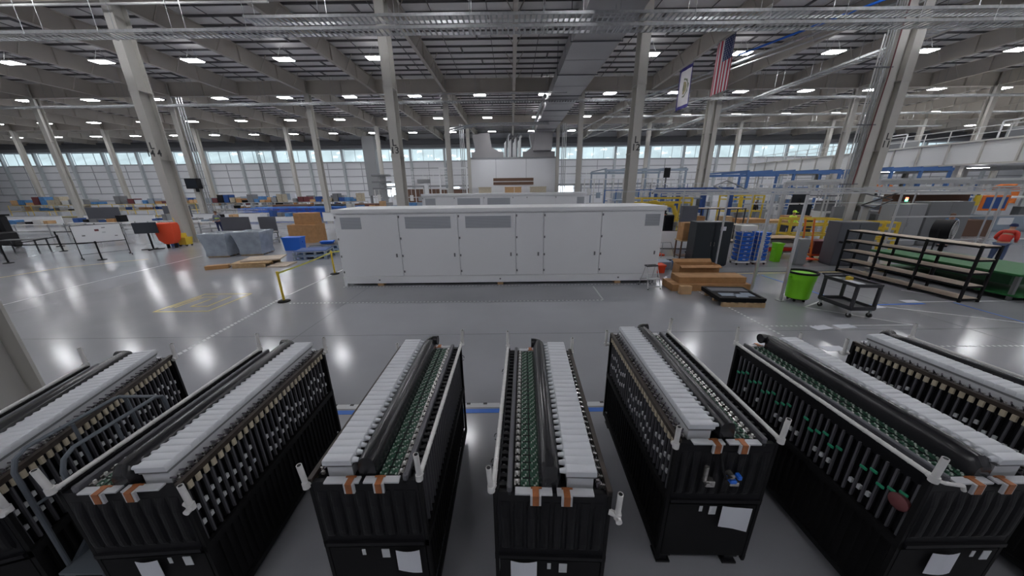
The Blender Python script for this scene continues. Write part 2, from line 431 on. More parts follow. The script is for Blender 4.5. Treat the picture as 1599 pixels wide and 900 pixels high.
# ================================================================= BATTERY MODULES
# local frame: x across (pipe side negative), y along (0 near end .. 1.84), z up; origin on the floor
ML = 1.84; NC = 28; PT = (ML - .08) / NC
def make_module(far=True):
    t = thing('battery_module', 'x', 'battery module')
    # chassis, feet
    ch = MB(); ch.bev(-.335, .02, .13, .335, ML - .02, .76, .012)
    for y in (0, ML): s = 1 if y else -1; ch.box(-.345, y - .012 if s > 0 else y, .16, .345, y if s > 0 else y + .02, .74)
    for i in range(NC):
        for sx in (-1, 1): ch.box(sx * .335 - (0 if sx > 0 else .016), .04 + i * PT + .008, .2, sx * .335 + (.016 if sx > 0 else 0), .04 + i * PT + .022, .73)
    ch.build('chassis', 'blackmatte', t)
    for x in (-.29, .29):
        for y in (.1, ML - .1):
            f = MB().c(x, y, 0, .12, .13, .02).c(x, y, .02, .07, .09, .06).c(x, y, .08, .11, .12, .06); f.build('foot', 'black', t)
    # frame
    fr = MB()
    for x in (-.365, .365):
        for y in (.015, ML - .015): fr.box(x - .012, y - .015, .1, x + .012, y + .015, 1.375)
        fr.box(x - .014, 0, .745, x + .014, ML, .805).box(x - .014, 0, .12, x + .014, ML, .17)
    fr.build('frame', 'blackmatte', t)
    for x in (-.36, .36):
        MB().box(x - .016, 0, 1.345, x + .016, ML, 1.385).build('top_rail', 'brownblack' if x > 0 else 'black', t)
    # end panels with moulded channels
    for s, y in ((-1, 0), (1, ML)):
        e = MB(); e.box(-.35, min(y, y - s * .03), .78, .35, max(y, y - s * .03), 1.36)
        nchan = 8
        for i in range(nchan):
            xc = -.30 + i * .60 / (nchan - 1); pts = []
            ring = []
            for z, d in ((.86, .002), (.89, .018), (.94, .022), (1.16, .02), (1.22, .012), (1.28, .002)):
                ring.append([(xc + q * .034, y + s * d * k, z) for q, k in ((-1, 0), (-.7, .75), (-.25, 1), (.25, 1), (.7, .75), (1, 0))])
            if s > 0: ring = [r_[::-1] for r_ in ring]
            e.loft(ring)
        e.box(-.35, min(y, y + s * .02), .78, .35, max(y, y + s * .02), .81)
        e.build('end_panel', 'black', t)
    MB().box(-.34, .03, 1.26, .34, ML - .03, 1.335).build('cell_deck', 'black', t)
    # cell plates: dark slabs with grey rib edges on both flanks, white tags on the +x flank
    cp = []
    for kind in range(5):
        b = MB(); b.box(-.335, 0, .80, .335, PT * .5, 1.285)
        b.mi = 1
        for sx in (-1, 1): b.box(sx * .335 - (0 if sx > 0 else .018), PT * .10, .81, sx * .335 + (.018 if sx > 0 else 0), PT * .30, 1.275)
        b.mi = 2
        zz = {0: (1.07, .93), 1: (1.10, .96), 2: (1.04, .90), 3: (1.01, .87), 4: ()}[kind]
        for z in zz: b.box(.333, PT * .40, z, .348, PT * .78, z + .038)
        b.mi = 0; b.box(-.322, PT * .5, .80, .322, PT * .9, 1.28)
        cp.append(b)
    seq = [0, 0, 1, 1, 0, 2, 2, 0, 1, 4, 4, 2, 3, 3, 0, 0, 1, 2, 2, 3, 3, 4, 0, 1, 1, 2, 0, 2]
    first = {}
    for i in range(NC):
        k = seq[i]
        if k not in first: o = first[k] = cp[k].build('cell_plate', ['black', 'ribgrey', 'tagwhite'], t)
        else: o = first[k].copy(); COL.objects.link(o)
        o.location = (0, .04 + i * PT, 0)
    # tan terminal tabs under the rail of the +x flank
    tb = MB().bev(.355, .008, 1.283, .374, PT - .018, 1.343, .006)
    o0 = tb.build('terminal_tab', 'tan', t); tag(o0, 'tan plastic terminal tab')
    for i in range(NC):
        o = o0 if i == 0 else o0.copy()
        if i: COL.objects.link(o)
        o.location = (0, .04 + i * PT, 0)
    # white block bar of ribbed caps on a clear-grey trough
    MB().box(.10, .06, 1.335, .268, ML - .06, 1.43).build('trough', 'plasticgrey', t)
    MB().box(.092, .05, 1.43, .276, ML - .05, 1.452).build('gasket', 'midgrey', t)
    cpm = MB()
    n = 5; ring = []
    for k in range(n + 1):
        a = math.pi * k / n; yy = PT / 2 - math.cos(a) * PT * .5; h = .038 + .008 * math.sin(a) ** .6
        ring.append([(.088, yy, 1.452), (.283, yy, 1.452), (.283, yy, 1.452 + h * .8), (.276, yy, 1.452 + h), (.095, yy, 1.452 + h), (.088, yy, 1.452 + h * .8)])
    cpm.loft(ring)
    cpm.cyl((.050, PT / 2, 1.468), (.095, PT / 2, 1.470), PT * .22, 10, PT * .34)
    c0 = cpm.build('cap', 'plasticwhite', t, smooth=True)
    for i in range(NC):
        o = c0 if i == 0 else c0.copy()
        if i: COL.objects.link(o)
        o.location = (0, .04 + i * PT, 0)
    # wiring trough between the white bar and the +x rail
    wr = MB()
    rr = random.Random(3)
    for i in range(NC):
        y0 = .04 + i * PT
        wr.mi = 0
        wr.tube([(.285, y0, 1.40), (.30, y0 + .012, 1.392), (.322, y0 + .04, 1.368), (.338, y0 + .03, 1.345)], .0055, 5)
        wr.mi = 1; wr.tube([(.29, y0 + .03, 1.37), (.31, y0 + .02, 1.38 + rr.random() * .02), (.332, y0 + .045, 1.35)], .005, 5)
        wr.mi = 2; wr.cyl((.314, y0 + .02, 1.335), (.314, y0 + .02, 1.382), .012, 7).box(.292, y0 + .035, 1.36, .312, y0 + .05, 1.385).box(.322, y0 + .005, 1.355, .34, y0 + .016, 1.385)
    for q in range(4): wr.mi = q % 2; wr.tube([(.295 + q * .012, .05 + j * .12, 1.352 + .008 * rr.random()) for j in range(15)], .006, 5)
    wr.build('wire_bundle', ['wire', 'blackmatte', 'silver'], t)
    # air duct along the middle
    def sec(x, z, hw, hh, y): return [(x - hw, y, z - hh * .9), (x + hw, y, z - hh * .9), (x + hw, y, z + hh * .35), (x + hw * .75, y, z + hh * .82), (x + hw * .35, y, z + hh), (x - hw * .35, y, z + hh), (x - hw * .75, y, z + hh * .82), (x - hw, y, z + hh * .35)]
    d = MB()
    d.loft([sec(-.012, 1.40, .05, .05, .03), sec(-.012, 1.42, .07, .08, .07), sec(-.012, 1.425, .068, .085, .2), sec(-.012, 1.425, .066, .087, 1.0), sec(-.012, 1.425, .064, .088, ML - .12), sec(-.008, 1.435, .056, .075, ML - .04)])
    d.build('air_duct', 'blackgloss', t, smooth=True)
    el = MB()
    fy = (lambda q: ML + q) if far else (lambda q: -q)
    pts = [(-.008, fy(-.06), 1.44), (-.008, fy(-.03), 1.445), (-.018, fy(-.005), 1.45), (-.045, fy(.005), 1.455), (-.095, fy(.005), 1.455)]
    el.tube(pts, [.05, .056, .056, .054, .056], 16, cap=False)
    el.tube([(-.090, fy(.005), 1.455), (-.04, fy(.005), 1.455)], .046, 16)
    el.build('duct_elbow', 'blackgloss', t, smooth=True)
    # circuit boards, two files with parts
    pc = MB(); pc.box(-.20, .05, 1.335, -.082, ML - .05, 1.362)
    for i in range(NC):
        y0 = .04 + i * PT
        for x in (-.183, -.113):
            pc.mi = 0; pc.cyl((x, y0 + PT * .5, 1.36), (x, y0 + PT * .5, 1.372), .010, 7)
            pc.mi = 1; pc.c(x + .016, y0 + PT * .3, 1.36, .010, .010, .012).c(x - .010, y0 + PT * .85, 1.36, .008, .014, .008).c(x + .004, y0 + PT * .1, 1.36, .012, .006, .009).c(x + .026, y0 + PT * .7, 1.36, .006, .010, .009)
        pc.mi = 2; pc.c(-.16, y0 + PT * .98, 1.36, .07, .006, .006)
    pc.mi = 2; pc.box(-.146, .05, 1.36, -.138, ML - .05, 1.366)
    pc.build('circuit_board', ['pcb', 'chip', 'black'], t)
    # silver bus connectors
    sv = MB()
    for i in range(NC):
        y0 = .04 + i * PT
        sv.mi = 0; sv.bev(-.246, y0 + .004, 1.335, -.228, y0 + PT - .012, 1.375, .005).bev(-.222, y0 + .012, 1.335, -.204, y0 + PT - .004, 1.368, .005)
        sv.mi = 1; sv.cyl((-.225, y0 + PT * .5, 1.36), (-.225, y0 + PT * .5, 1.382), .009, 7)
    sv.build('connector_row', ['silver', 'pvc'], t)
    sb = MB(); sb.bev(-.288, .0, 1.335, -.254, ML + .0, 1.405, .008); sb.build('side_bar', 'ribgrey', t)
    # slotted cell tops on the pipe side
    sl = MB()
    for i in range(NC):
        y0 = .04 + i * PT
        sl.mi = 0; sl.box(-.338, y0, 1.335, -.293, y0 + PT * .45, 1.372); sl.mi = 1; sl.box(-.328, y0 + PT * .5, 1.335, -.31, y0 + PT * .9, 1.352)
    sl.build('slotted_strip', ['black', 'ribgrey'], t)
    # white pipe with couplings
    pp = MB(); pz = 1.40
    pp.tube([(-.372, .0, pz), (-.372, ML, pz)], .0165, 10)
    for i in range(19): pp.cyl((-.372, .03 + i * .095, pz), (-.372, .034 + i * .095, pz), .0185, 10)
    pp.build('drain_pipe', 'pvc', t, smooth=True)
    for (x, y, z, h, dx, dy) in ((-.385, -.01, pz - .02, .20, -.01, -.01), (-.372, ML + .01, pz - .02, .22, 0, .01), (.415, -.02, 1.19, .215, .0, -.01), (.385, ML + .005, 1.32, .20, .005, .01)):
        s = MB()
        s.cyl((x, y, z), (x, y, z + .045), .024, 12); s.cyl((x + dx * .3, y, z + .04), (x + dx, y + dy, z + h), .0175, 12, cap=False)
        s.cyl((x + dx, y + dy, z + h - .004), (x + dx, y + dy, z + h - .003), .0165, 12)
        if x > 0: s.cyl((x, y, z + .025), (.365, y + (.02 if y < 1 else -.02), z + .03), .019, 12); s.cyl((x, y, z + .012), (x, y - .04, z + .012), .02, 12)
        else: s.cyl((x, y, z + .02), (-.372, y + (.03 if y < 1 else -.03), z + .02), .022, 12)
        s.build('pipe_stub', 'pvc', t, smooth=True)
        MB().cyl((x + dx, y + dy, z + h - .003), (x + dx, y + dy, z + h - .001), .012, 10).build('bore_shade', 'black', t)  # black disc paints the dark inside of the open pipe
    # copper straps on white brackets, both ends
    for s, y in ((-1, 0), (1, ML)):
        for xa, xb, xc in ((-.235, .0, -.105), (.03, .26, .09)):
            b = MB(); yo = y - s * .05
            b.box(xa, min(y + s * .02, y - s * .03), 1.36, xb, max(y + s * .02, y - s * .03), 1.372)
            b.box(xc - .034, min(y + s * .02, y + s * .036), 1.295, xc + .034, max(y + s * .02, y + s * .036), 1.372)
            b.build('bracket', 'plasticgrey', t)
            c = MB(); y1 = y + s * .041
            c.box(xc - .02, min(y1, y1 - s * .006), 1.30, xc + .02, max(y1, y1 - s * .006), 1.376).box(xc - .02, min(y1, y - s * .03), 1.374, xc + .02, max(y1, y - s * .03), 1.378)
            c.box(xc - .03, min(y - s * .03, y - s * .018), 1.372, xc + .04, max(y - s * .03, y - s * .018), 1.376)
            c.build('terminal_strap', 'copper', t)
    return t
mod0 = make_module(); mod1 = make_module(False); used1 = 0
MODS = [  # near-end centre, rotation, flipped, label
    ((-3.77, 1.43), R(19), 0, 'black battery module turned away and cut by the left picture edge, beyond the rolling steps'),
    ((-2.57, 1.55), R(3.2), 0, 'black battery module with white caps and rows of white tags, right beside the rolling steps'),
    ((-1.00, 1.60), R(.3), 1, 'black battery module left of the centre one, white caps along its left'),
    ((.235, 1.50), R(-2.2), 0, 'black battery module in the centre with green boards left of its black duct'),
    ((1.60, 1.89), R(-1.5), 1, 'black battery module right of the centre one, blue and silver valves on its near end'),
    ((3.06, 1.55), R(.3), 0, 'black battery module with green clips between the ribs of its long side'),
    ((4.60, 1.62), R(3.0), 1, 'black battery module at the right picture edge, with a tan row under its rail')]
mods = []
for i, (p, rz, fl, lb) in enumerate(MODS):
    if fl: o = copy_tree(mod1) if used1 else mod1; used1 = 1
    else: o = mod0 if i == 0 else copy_tree(mod0)
    if fl: place(o, (p[0] + math.sin(-rz) * ML, p[1] + math.cos(rz) * ML, 0), rz + math.pi)
    else: place(o, (p[0], p[1], 0), rz)
    o['label'] = lb; o['group'] = 'battery modules in a row'; mods.append((o, p, rz))
# paper sheet and two small labels taped low on the near end of the modules (own parts)
for i, (x0, x1, z0, z1, la, lc) in {1: (-.10, .05, .55, .74, .12, .22), 2: (.14, .31, .54, .74, -.10, .04), 3: (-.27, -.09, .55, .77, -.02, .06), 4: (.06, .28, .54, .76, -.12, -.04), 5: (-.15, .04, .54, .74, .12, .20)}.items():
    root, p, rz = mods[i]; fl = MODS[i][2]
    fx = -1 if fl else 1; yy = (ML + .024) if fl else -.024
    def fb(xa, xb, za, zb, d=.003):
        xs = sorted((xa * fx, xb * fx)); return MB().box(xs[0], yy - d / 2, za, xs[1], yy + d / 2, zb)
    w_ = (x1 - x0)
    m_ = MB(); n = 6; pts = []
    for k in range(n + 1):
        f_ = k / n; bow = .012 * math.sin(f_ * 3.1) + (.05 * max(0, f_ - .55) ** 1.2 if i == 4 else 0)
        xx = (x0 + w_ * f_) * fx; dz = (.05 * max(0, f_ - .4) if i in (4, 2) else 0)
        sgn = 1 if fl else -1
        pts.append([(xx, yy + sgn * bow, z1), (xx, yy + sgn * (bow + .002), z1), (xx, yy + sgn * (bow + .004), z0 - dz), (xx, yy + sgn * (bow + .002), z0 - dz)])
    m_.loft(pts).build('paper_sheet', 'paper', root)
    a = fb(la, la + .025, .70, .755).build('small_label', 'tagwhite', root)
    a = fb(lc, lc + .055, .67, .755).build('small_label', 'tagwhite', root)
# fittings on the near end of module five
root = mods[4][0]; yy = ML + .03
MB().cyl((-.03, yy, 1.12), (-.03, yy + .05, 1.12), .022, 10).build('valve_fitting', 'silver', root)
MB().cyl((.14, yy, 1.05), (.14, yy + .06, 1.05), .018, 10).cyl((.15, yy + .02, 1.05), (.15, yy + .02, 1.19), .016, 10).build('valve_fitting', 'silver', root)
MB().bev(-.10, yy, 1.03, -.03, yy + .05, 1.06, .006).build('valve_block', 'silver', root); MB().bev(.08, yy, 1.02, .15, yy + .05, 1.07, .006).build('valve_block', 'silver', root)
MB().bev(-.07, yy, 1.065, -.02, yy + .06, 1.09, .006).bev(-.11, yy, 1.09, -.08, yy + .05, 1.12, .006).build('valve_handle', 'blue', root)
MB().tube([(.06, yy, 1.30), (.05, yy + .05, 1.18), (.02, yy + .06, 1.12), (-.03, yy + .04, 1.12)], .011, 8).build('hose', 'black', root)
# green clips in module six, dark red cap at its near corner
root = mods[5][0]; g = MB()
rr = random.Random(5)
for i in range(NC - 1):
    if i in (5, 6, 13, 14): continue
    y0 = .04 + i * PT + PT * .55
    z = 1.13 - (i % 3) * .035
    g.bev(-.358, y0, z, -.345, y0 + PT * .8, z + .022, .004)
g.build('clip_row', 'greenclip', root)
for i in (3, 4, 5, 8, 9, 10, 13, 14, 15, 16, 17, 21, 24): MB().box(-.356, .04 + i * PT + PT * .5, .91, -.336, .04 + i * PT + PT * .85, .95).build('side_tag', 'tagwhite', root)
MB().lathe([(.02, 0), (.055, .01), (.06, .04), (.04, .06), (.01, .065)], 14, (0, 0, 0)).build('end_cap', 'maroon', root, smooth=True).matrix_local = Matrix.Translation((-.345, .09, 1.08)) @ Matrix.Rotation(R(-90), 4, 'Y')
# little cable loops at the flank rails
for i in (1, 2, 3):
    root = mods[i][0]; sx = .38 if i == 1 else -.40
    for y in ((.3, .55, 1.5) if i == 3 else (1.6,) if i == 1 else (.12,)):
        MB().tube([(sx + .02 * math.cos(a) * (1 if sx > 0 else -1), y + .0, 1.28 + .035 * math.sin(a)) for a in [k * .7 for k in range(9)]], .003, 5).build('cable_loop', 'black', root)
# module six carries a white corner fitting
MB().tube([(-.372, .0, 1.39), (-.34, -.03, 1.39), (-.22, -.035, 1.37), (-.20, -.035, 1.33)], .012, 8).build('corner_pipe', 'pvc', mods[5][0])

# ================================================================= WHITE ENCLOSURES
def make_enclosure(full=True):
    t = thing('battery_enclosure', 'long white steel battery enclosure with six doors, seen from its front', 'enclosure')
    W = 10.9; H = 2.56; D = 1.9   # front face at y = 0
    x0 = 0
    b = MB().box(x0, .02, .12, x0 + W, D, 2.50); b.build('body', 'white', t)
    b = MB().bev(x0 - .03, -.05, 2.50, x0 + W + .03, D + .04, 2.62, .01).box(x0 - .03, -.02, 2.47, x0 + W + .03, 0.02, 2.5); b.build('roof_panel', 'white', t)
    b = MB().bev(x0 + .1, -.03, .10, x0 + W - .02, .02, .34, .01).box(x0 + .1, 0, .09, x0 + W - .1, D, .12)
    b.build('skirt', 'white', t)
    for x in (1.25, 5.45, 9.55):
        MB().box(x - .1, -.0, 0, x + .1, .5, .12).build('foot', 'cardlight', t); MB().cyl((x, -.045, .22), (x, -.03, .22), .03, 10).build('lifting_eye', 'midgrey', t)
    for x in (.0, W - .1): MB().box(x, -.03, 0.0, x + .1, .1, .34).build('corner_foot', 'white', t)
    edges = [0.03, 2.12, 4.09, 6.00, 6.93, 8.84, 10.87]
    vents = {0: (.18, .85), 1: (.22, 1.72), 2: (.24, 1.74), 5: (1.42, 1.90)}
    hinge_side = {}
    for i in range(6):
        a, c = edges[i] + .012, edges[i + 1] - .012
        d = MB().bev(a, -.022, .36, c, .02, 2.45, .004).build('door', 'white', t)
        hx = c - .16
        MB().bev(hx - .02, -.05, 1.02, hx + .03, -.022, 1.14, .008).build('handle', 'midgrey', d); 
        for z in (.48, 1.03, 1.62, 2.33):
            MB().bev(a - .0, -.045, z, a + .045, -.022, z + .07, .006).build('hinge', 'midgrey', d)
        if i in vents:
            va, vb = vents[i]; MB().box(a + va, -.03, 1.98, a + vb, -.022, 2.36).build('vent', 'louvre', d)
    return t
e1 = make_enclosure(); place(e1, (-5.88, 10.55, 0), R(.0)); e1['label'] = 'long white steel battery enclosure with six doors and grey vents, in front'
e2 = copy_tree(e1); place(e2, (-5.95, 21.6, 0)); e2.scale = (1, 1, 1.12); e2['label'] = 'second white battery enclosure, only its roof line and vents showing above the first'
# wooden-toned crates and covers above the second enclosure
b = thing('paint_booth', 'huge white booth room with a dark slot window and ducts on its roof', 'booth', (0, 56.6, 0))
MB().box(-7.2, 0, 0, 7.5, 9, 8.15).build('booth_wall', 'wallpanel', b)
MB().box(-7.25, -.1, 8.0, 7.55, 9, 8.25).build('roof_edge', 'steelgrey', b)
MB().box(-3.1, -.06, 3.85, 3.75, 0, 4.95).build('slot_window', 'brown', b)
MB().box(-3.1, -.12, 4.32, 3.75, -.06, 4.45).build('window_bar', 'offwhite', b)
for x in (-2.6, 2.5): MB().box(x - .03, -.03, 4.95, x + .03, 0, 8).build('seam', 'girt', b)
for xa, xb, k in ((-5.4, -3.4, 'tan'), (-1.1, .4, 'cardlight'), (.5, 1.6, 'cardlight'), (3.1, 5.7, 'tan')):
    o = tag(MB().box(xa, 0, 0, xb, 1.2, 1.0).box(xa - .05, -.05, .9, xb + .05, 1.25, 1.0).build('crate', k), {-5.4: 'tan crate left of the dark booth window', -1.1: 'light wooden crate under the booth window, left of the pair', .5: 'light wooden crate under the booth window, right of the pair', 3.1: 'tan crate right of the dark booth window'}[xa], 'crate'); o.location = (0, 54.2, 2.5)
tag(MB().box(-7, 0, 0, 7, 1.4, 2.5).box(-7.1, -.1, 2.3, 7.1, 1.5, 2.5).build('machine_housing', 'offwhite'), 'long pale machine housing carrying crates before the booth', 'machine').location = (0, 54, 0)
# duct hoods on the booth
def hood(x, lb, lean=-.9):
    t = thing('duct_hood', lb, 'duct hood', (x, 57.6, 8.25))
    MB().box(-2.7, -.2, 0, 2.7, 3, .9).build('hood_base', 'duct', t)
    MB().loft([[(-2.2, -.1, .9), (2.3, -.1, .9), (2.3, 2.6, .9), (-2.2, 2.6, .9)], [(-1.2 + lean, -.1, 1.6), (1.6 + lean, -.1, 1.6), (1.6 + lean, 2.6, 1.6), (-1.2 + lean, 2.6, 1.6)], [(-1.6 + lean, -.1, 3.6), (1.2 + lean, -.1, 3.9), (1.2 + lean, 2.6, 3.9), (-1.6 + lean, 2.6, 3.6)]]).build('hood_riser', 'duct', t)
    return t
hood(-4.0, 'grey sheet-metal duct hood rising at the left end of the booth roof')
tag(MB().lathe([(1.4, 0), (1.45, .3), (1.5, .9), (1.1, 1.2), (.2, 1.3)], 16).build('exhaust_fan', 'trimdark'), 'dark exhaust fan housing over the left duct hood', 'fan').location = (-4.6, 62.5, 8.25)
hood(4.7, 'grey sheet-metal duct hood under the long ceiling duct', .0)
pp = thing('pipe_rack', 'tangle of white and dark pipes standing between the duct hoods', 'pipework', (0, 58, 8.25))
for i in range(10):
    x = -1.0 + i * .28
    h = 2.2 + (i * 37 % 5) * .3
    MB().tube([(x, 0, 0), (x, 0, h), (x + .2, .3, h + .35), (x + .2, 1.5, h + .4)], .11 if i % 3 else .17, 8).build('riser_pipe', 'white' if i % 3 != 1 else 'midgrey', pp)
# long rectangular ceiling duct
d = thing('ceiling_duct', 'wide grey sheet-metal duct running along under the roof toward the booth', 'duct', (0, 0, 0))
m_ = MB(); m_.loft([[(3.95, YF, 12.0), (6.95, YF, 12.0), (6.95, YF, 12.92), (3.95, YF, 12.92)], [(3.95, 56.4, 12.0), (6.95, 56.4, 12.0), (6.95, 56.4, 12.92), (3.95, 56.4, 12.92)]])
m_.build('duct_run', 'duct', d)
MB().loft([[(3.95, 56.4, 12.92), (6.95, 56.4, 12.92), (6.95, 59.5, 12.6), (3.95, 59.5, 12.6)], [(3.7, 56.2, 9.2), (6.7, 56.2, 9.2), (6.7, 59.5, 9.2), (3.7, 59.5, 9.2)]]).build('duct_drop', 'duct', d)
f0 = MB().box(3.93, 0, 11.98, 6.97, .05, 12.94).build('duct_flange', 'duct', d)
h0 = MB().box(3.8, 0, 11.93, 7.1, .06, 11.99).cyl((3.82, .03, 11.93), (3.82, .03, 14.3), .02, 5).cyl((7.08, .03, 11.93), (7.08, .03, 14.3), .02, 5).build('duct_hanger', 'trimdark', d)
for i in range(10):
    for o0, y in ((f0, -4 + i * 6.1), (h0, -1 + i * 6.1)):
        if y > 56: continue
        o = o0 if i == 0 else o0.copy()
        if i: COL.objects.link(o)
        o.location = (0, y, 0)
# silvery spiral duct running alongside
t = tag(MB().tube([(3.6, 37.5, 12.5), (3.6, 56, 12.5)], .2, 12).build('round_duct', 'galv', smooth=True), 'slim shiny round duct beside the wide ceiling duct', 'duct')
# cable trays
def tray(x0_, x1_, y_, z_, w_, lb, nm='cable_tray', along='x', upper=None):
    t = thing(nm, lb, 'cable tray', (0, 0, 0))
    for xs, zz in [(x0_, z_)] + ([upper] if upper else []):
        b = MB(); c = MB()
        F = (lambda m, a, p, q, d, e, f: m.box(a, p, q, d, e, f)) if along == 'x' else (lambda m, a, p, q, d, e, f: m.box(p, a, q, e, d, f))
        for s_ in (-w_ / 2, w_ / 2): F(b, xs, y_ + s_ - .02, zz, x1_, y_ + s_ + .02, zz + .13)
        x = xs
        while x < x1_: F(c, x, y_ - w_ / 2, zz, x + .09, y_ + w_ / 2, zz + .025); x += .28
        b.build('side_rail', 'galv', t); c.build('rung_set', 'galv', t)
    hg = MB()
    if along == 'x': hg.cyl((0, y_ - w_ / 2 - .03, z_), (0, y_ - w_ / 2 - .03, 14.3), .014, 5).cyl((0, y_ + w_ / 2 + .03, z_), (0, y_ + w_ / 2 + .03, 14.3), .014, 5).box(-.03, y_ - w_ / 2 - .05, z_ - .04, .03, y_ + w_ / 2 + .05, z_)
    else: hg.cyl((y_ - w_ / 2 - .03, 0, z_), (y_ - w_ / 2 - .03, 0, 14.3), .014, 5).cyl((y_ + w_ / 2 + .03, 0, z_), (y_ + w_ / 2 + .03, 0, 14.3), .014, 5).box(y_ - w_ / 2 - .05, -.03, z_ - .04, y_ + w_ / 2 + .05, .03, z_)
    h0 = hg.build('hanger', 'galv', t); x = x0_ + 1.5; n_ = 0
    while x < x1_:
        o = h0 if n_ == 0 else h0.copy()
        if n_: COL.objects.link(o)
        o.location = (x, 0, 0) if along == 'x' else (0, x, 0); x += 3.66; n_ += 1
    return t
tray(-62, 62, 18.95, 10.78, .75, 'double-decked galvanised ladder tray across the hall before the nearest columns', upper=(-13, 11.28))
tray(20.0, 55.5, 24.2, 11.4, .6, 'galvanised ladder tray running lengthwise behind the column L 11', along='y')
tray(-60, 66, 36.9, 11.8, .6, 'thin galvanised tray below the second roof girder')
tray(12, 66, 45.5, 11.9, .6, 'shiny tray across the right side of the hall beyond the second columns')
tray(12, 66, 53.5, 11.6, .6, 'shiny tray across the right side close to the last columns')
# pipes under the roof
def run(nm, pts, r, m, lb, cat='pipe'): return tag(MB().tube(pts, r, 8).build(nm, m, smooth=True), lb, cat)
run('ceiling_pipe', [(-62, 20.0, 12.6), (-12.5, 20.0, 12.6)], .06, 'offwhite', 'thin pale pipe crossing under the nearest girder on the left')
run('ceiling_pipe', [(-9.5, 52, 11.8), (-4.5, 48, 11.8), (5.2, 48, 11.8)], .12, 'galv', 'thin bright pipe bending below the lights left of the wide duct')
run('ceiling_pipe', [(-9.5, 52, 11.5), (-4.2, 47.4, 11.5), (5.2, 47.4, 11.5)], .09, 'galv', 'second bright pipe just under the bending one')
run('ceiling_pipe', [(5.2, 33, 11.6), (-12, 33, 11.6)], .05, 'galv', 'very thin pipe crossing behind column L 13')
run('ceiling_pipe', [(17, 27.5, 12.5), (21.5, 16, 12.5), (26, 6, 12.5)], .07, 'blue', 'blue air pipe slanting under the roof by the flags')
run('ceiling_pipe', [(14.9, 40, 12.8), (22.0, 20, 12.8)], .10, 'galv', 'shiny conduit slanting from the flags to column L 11')
run('ceiling_pipe', [(15.3, 40, 12.6), (22.2, 20.2, 12.5)], .06, 'offwhite', 'pale conduit slanting beside the shiny one')
run('ceiling_pipe', [(9.5, 54, 11.2), (14.5, 43.5, 12.8)], .09, 'offwhite', 'pale pipe slanting up behind column L 12')
run('ceiling_pipe', [(12, 58, 11), (22, 38.5, 12.6)], .09, 'galv', 'long grey pipe slanting toward the second column row')
for i, (xx, yy, hz) in enumerate(((-36.2, 38.1, 12.9), (-14.2, 71.9, 9.5), (-8.7, 54.9, 13), (7.6, 54.9, 13), (-54, 71.5, 13), (-50.5, 71.5, 13))):
    b = MB()
    for q in range(3): b.cyl((xx + .6 + q * .28, yy - .2, 0), (xx + .6 + q * .28, yy - .2, hz), .07, 6)
    tag(b.build('conduit_riser', 'galv' if i not in (4, 5) else 'midgrey'), ('vertical bundle of conduits beside a second-row column', 'conduits up the far wall left of the booth', 'conduits up the column at the left end of the booth', 'conduits up the column at the right end of the booth', 'dark pipes up the far wall, further left', 'dark pipes up the far wall by the paired ones')[i], 'conduit')
c = thing('riser_cabinet', 'tall dark grey riser shaft by the far wall, left of column L 13', 'shaft', (-24.9, 60.2, 0))
MB().box(-1.1, -.5, 2.3, .95, .5, 12.2).build('shaft_case', 'steelgrey', c); MB().box(-1.0, -.4, 0, -.8, .4, 2.3).box(.65, -.4, 0, .85, .4, 2.3).build('support_leg', 'steelgrey', c)
MB().cyl((2.2, -.8, 11.9), (3.4, -.8, 11.6), .35, 10).build('fan_head', 'black', c)
# conduit boxes on column L 11
c = thing('conduit_bundle', 'bundle of grey conduits and a red cable strapped beside column L 11', 'conduit', (20.85, 20.5, 0))
for q, (dx, mm, h) in enumerate(((0, 'galv', 14), (.12, 'galv', 14), (-.14, 'steelgrey', 13.9), (-.3, 'galv', 12.6), (-.45, 'offwhite', 11.0))):
    MB().cyl((dx, -.1, 1.2 if q else .0), (dx, -.1, h), .032, 8).build('conduit', mm, c)
MB().tube([(.22, -.25, 12.5), (.2, -.3, 9), (.12, -.3, 6), (.02, -.3, 3.2)], .03, 6).build('red_cable', 'maroon', c)
for z in (3.2, 6.5, 9.4, 11.5): MB().box(-.55, -.15, z, .5, -.05, z + .06).build('strap', 'trimdark', c)
MB().bev(-.55, -.22, 1.2, .1, .0, 1.9, .02).build('switch_box', 'midgrey', c)

# ================================================================= FLAGS
f = thing('hanging_flag', 'american flag hanging vertically from a roof rafter', 'flag', (15.0, 24.9, 9.62))
def wavy(y): return .05 * math.sin(y * 3.3) + .03 * math.sin(y * 7)
def cloth(a, b_, z0, z1, d=0):
    m = MB(); n = max(2, int((b_ - a) / .12)); rg = []
    for i in range(n + 1):
        y = a + (b_ - a) * i / n; x = wavy(y)
        rg.append([(x - .008 - d, y, z0), (x + .008 + d, y, z0), (x + .008 + d, y, z1), (x - .008 - d, y, z1)])
    return m.loft(rg)
W = 2.0; H = 3.3; sw = W / 13
for i in range(13): cloth(i * sw, (i + 1) * sw, 0, H).build('stripe', 'flagred' if i % 2 == 0 else 'flagwhite', f)
u = cloth(0, 7 * sw, H - 1.35, H, .004).build('union', 'flagblue', f)
st = MB()
for i in range(9):
    for j in range(6 if i % 2 == 0 else 5):
        cy = .09 + (j + (.0 if i % 2 == 0 else .5)) * .18; cz = H - .1 - i * .144; x = wavy(cy)
        for s_ in (-1, 1):
            pts = []
            for k in range(10):
                a = math.pi / 2 + k * math.pi / 5; r_ = .045 if k % 2 == 0 else .018
                pts.append((x + s_ * .014, cy + math.cos(a) * r_, cz + math.sin(a) * r_))
            st.add(pts + [(x + s_ * .016, cy, cz)], [(k, (k + 1) % 10, 10) for k in range(10)])
st.build('stars', 'flagwhite', u)
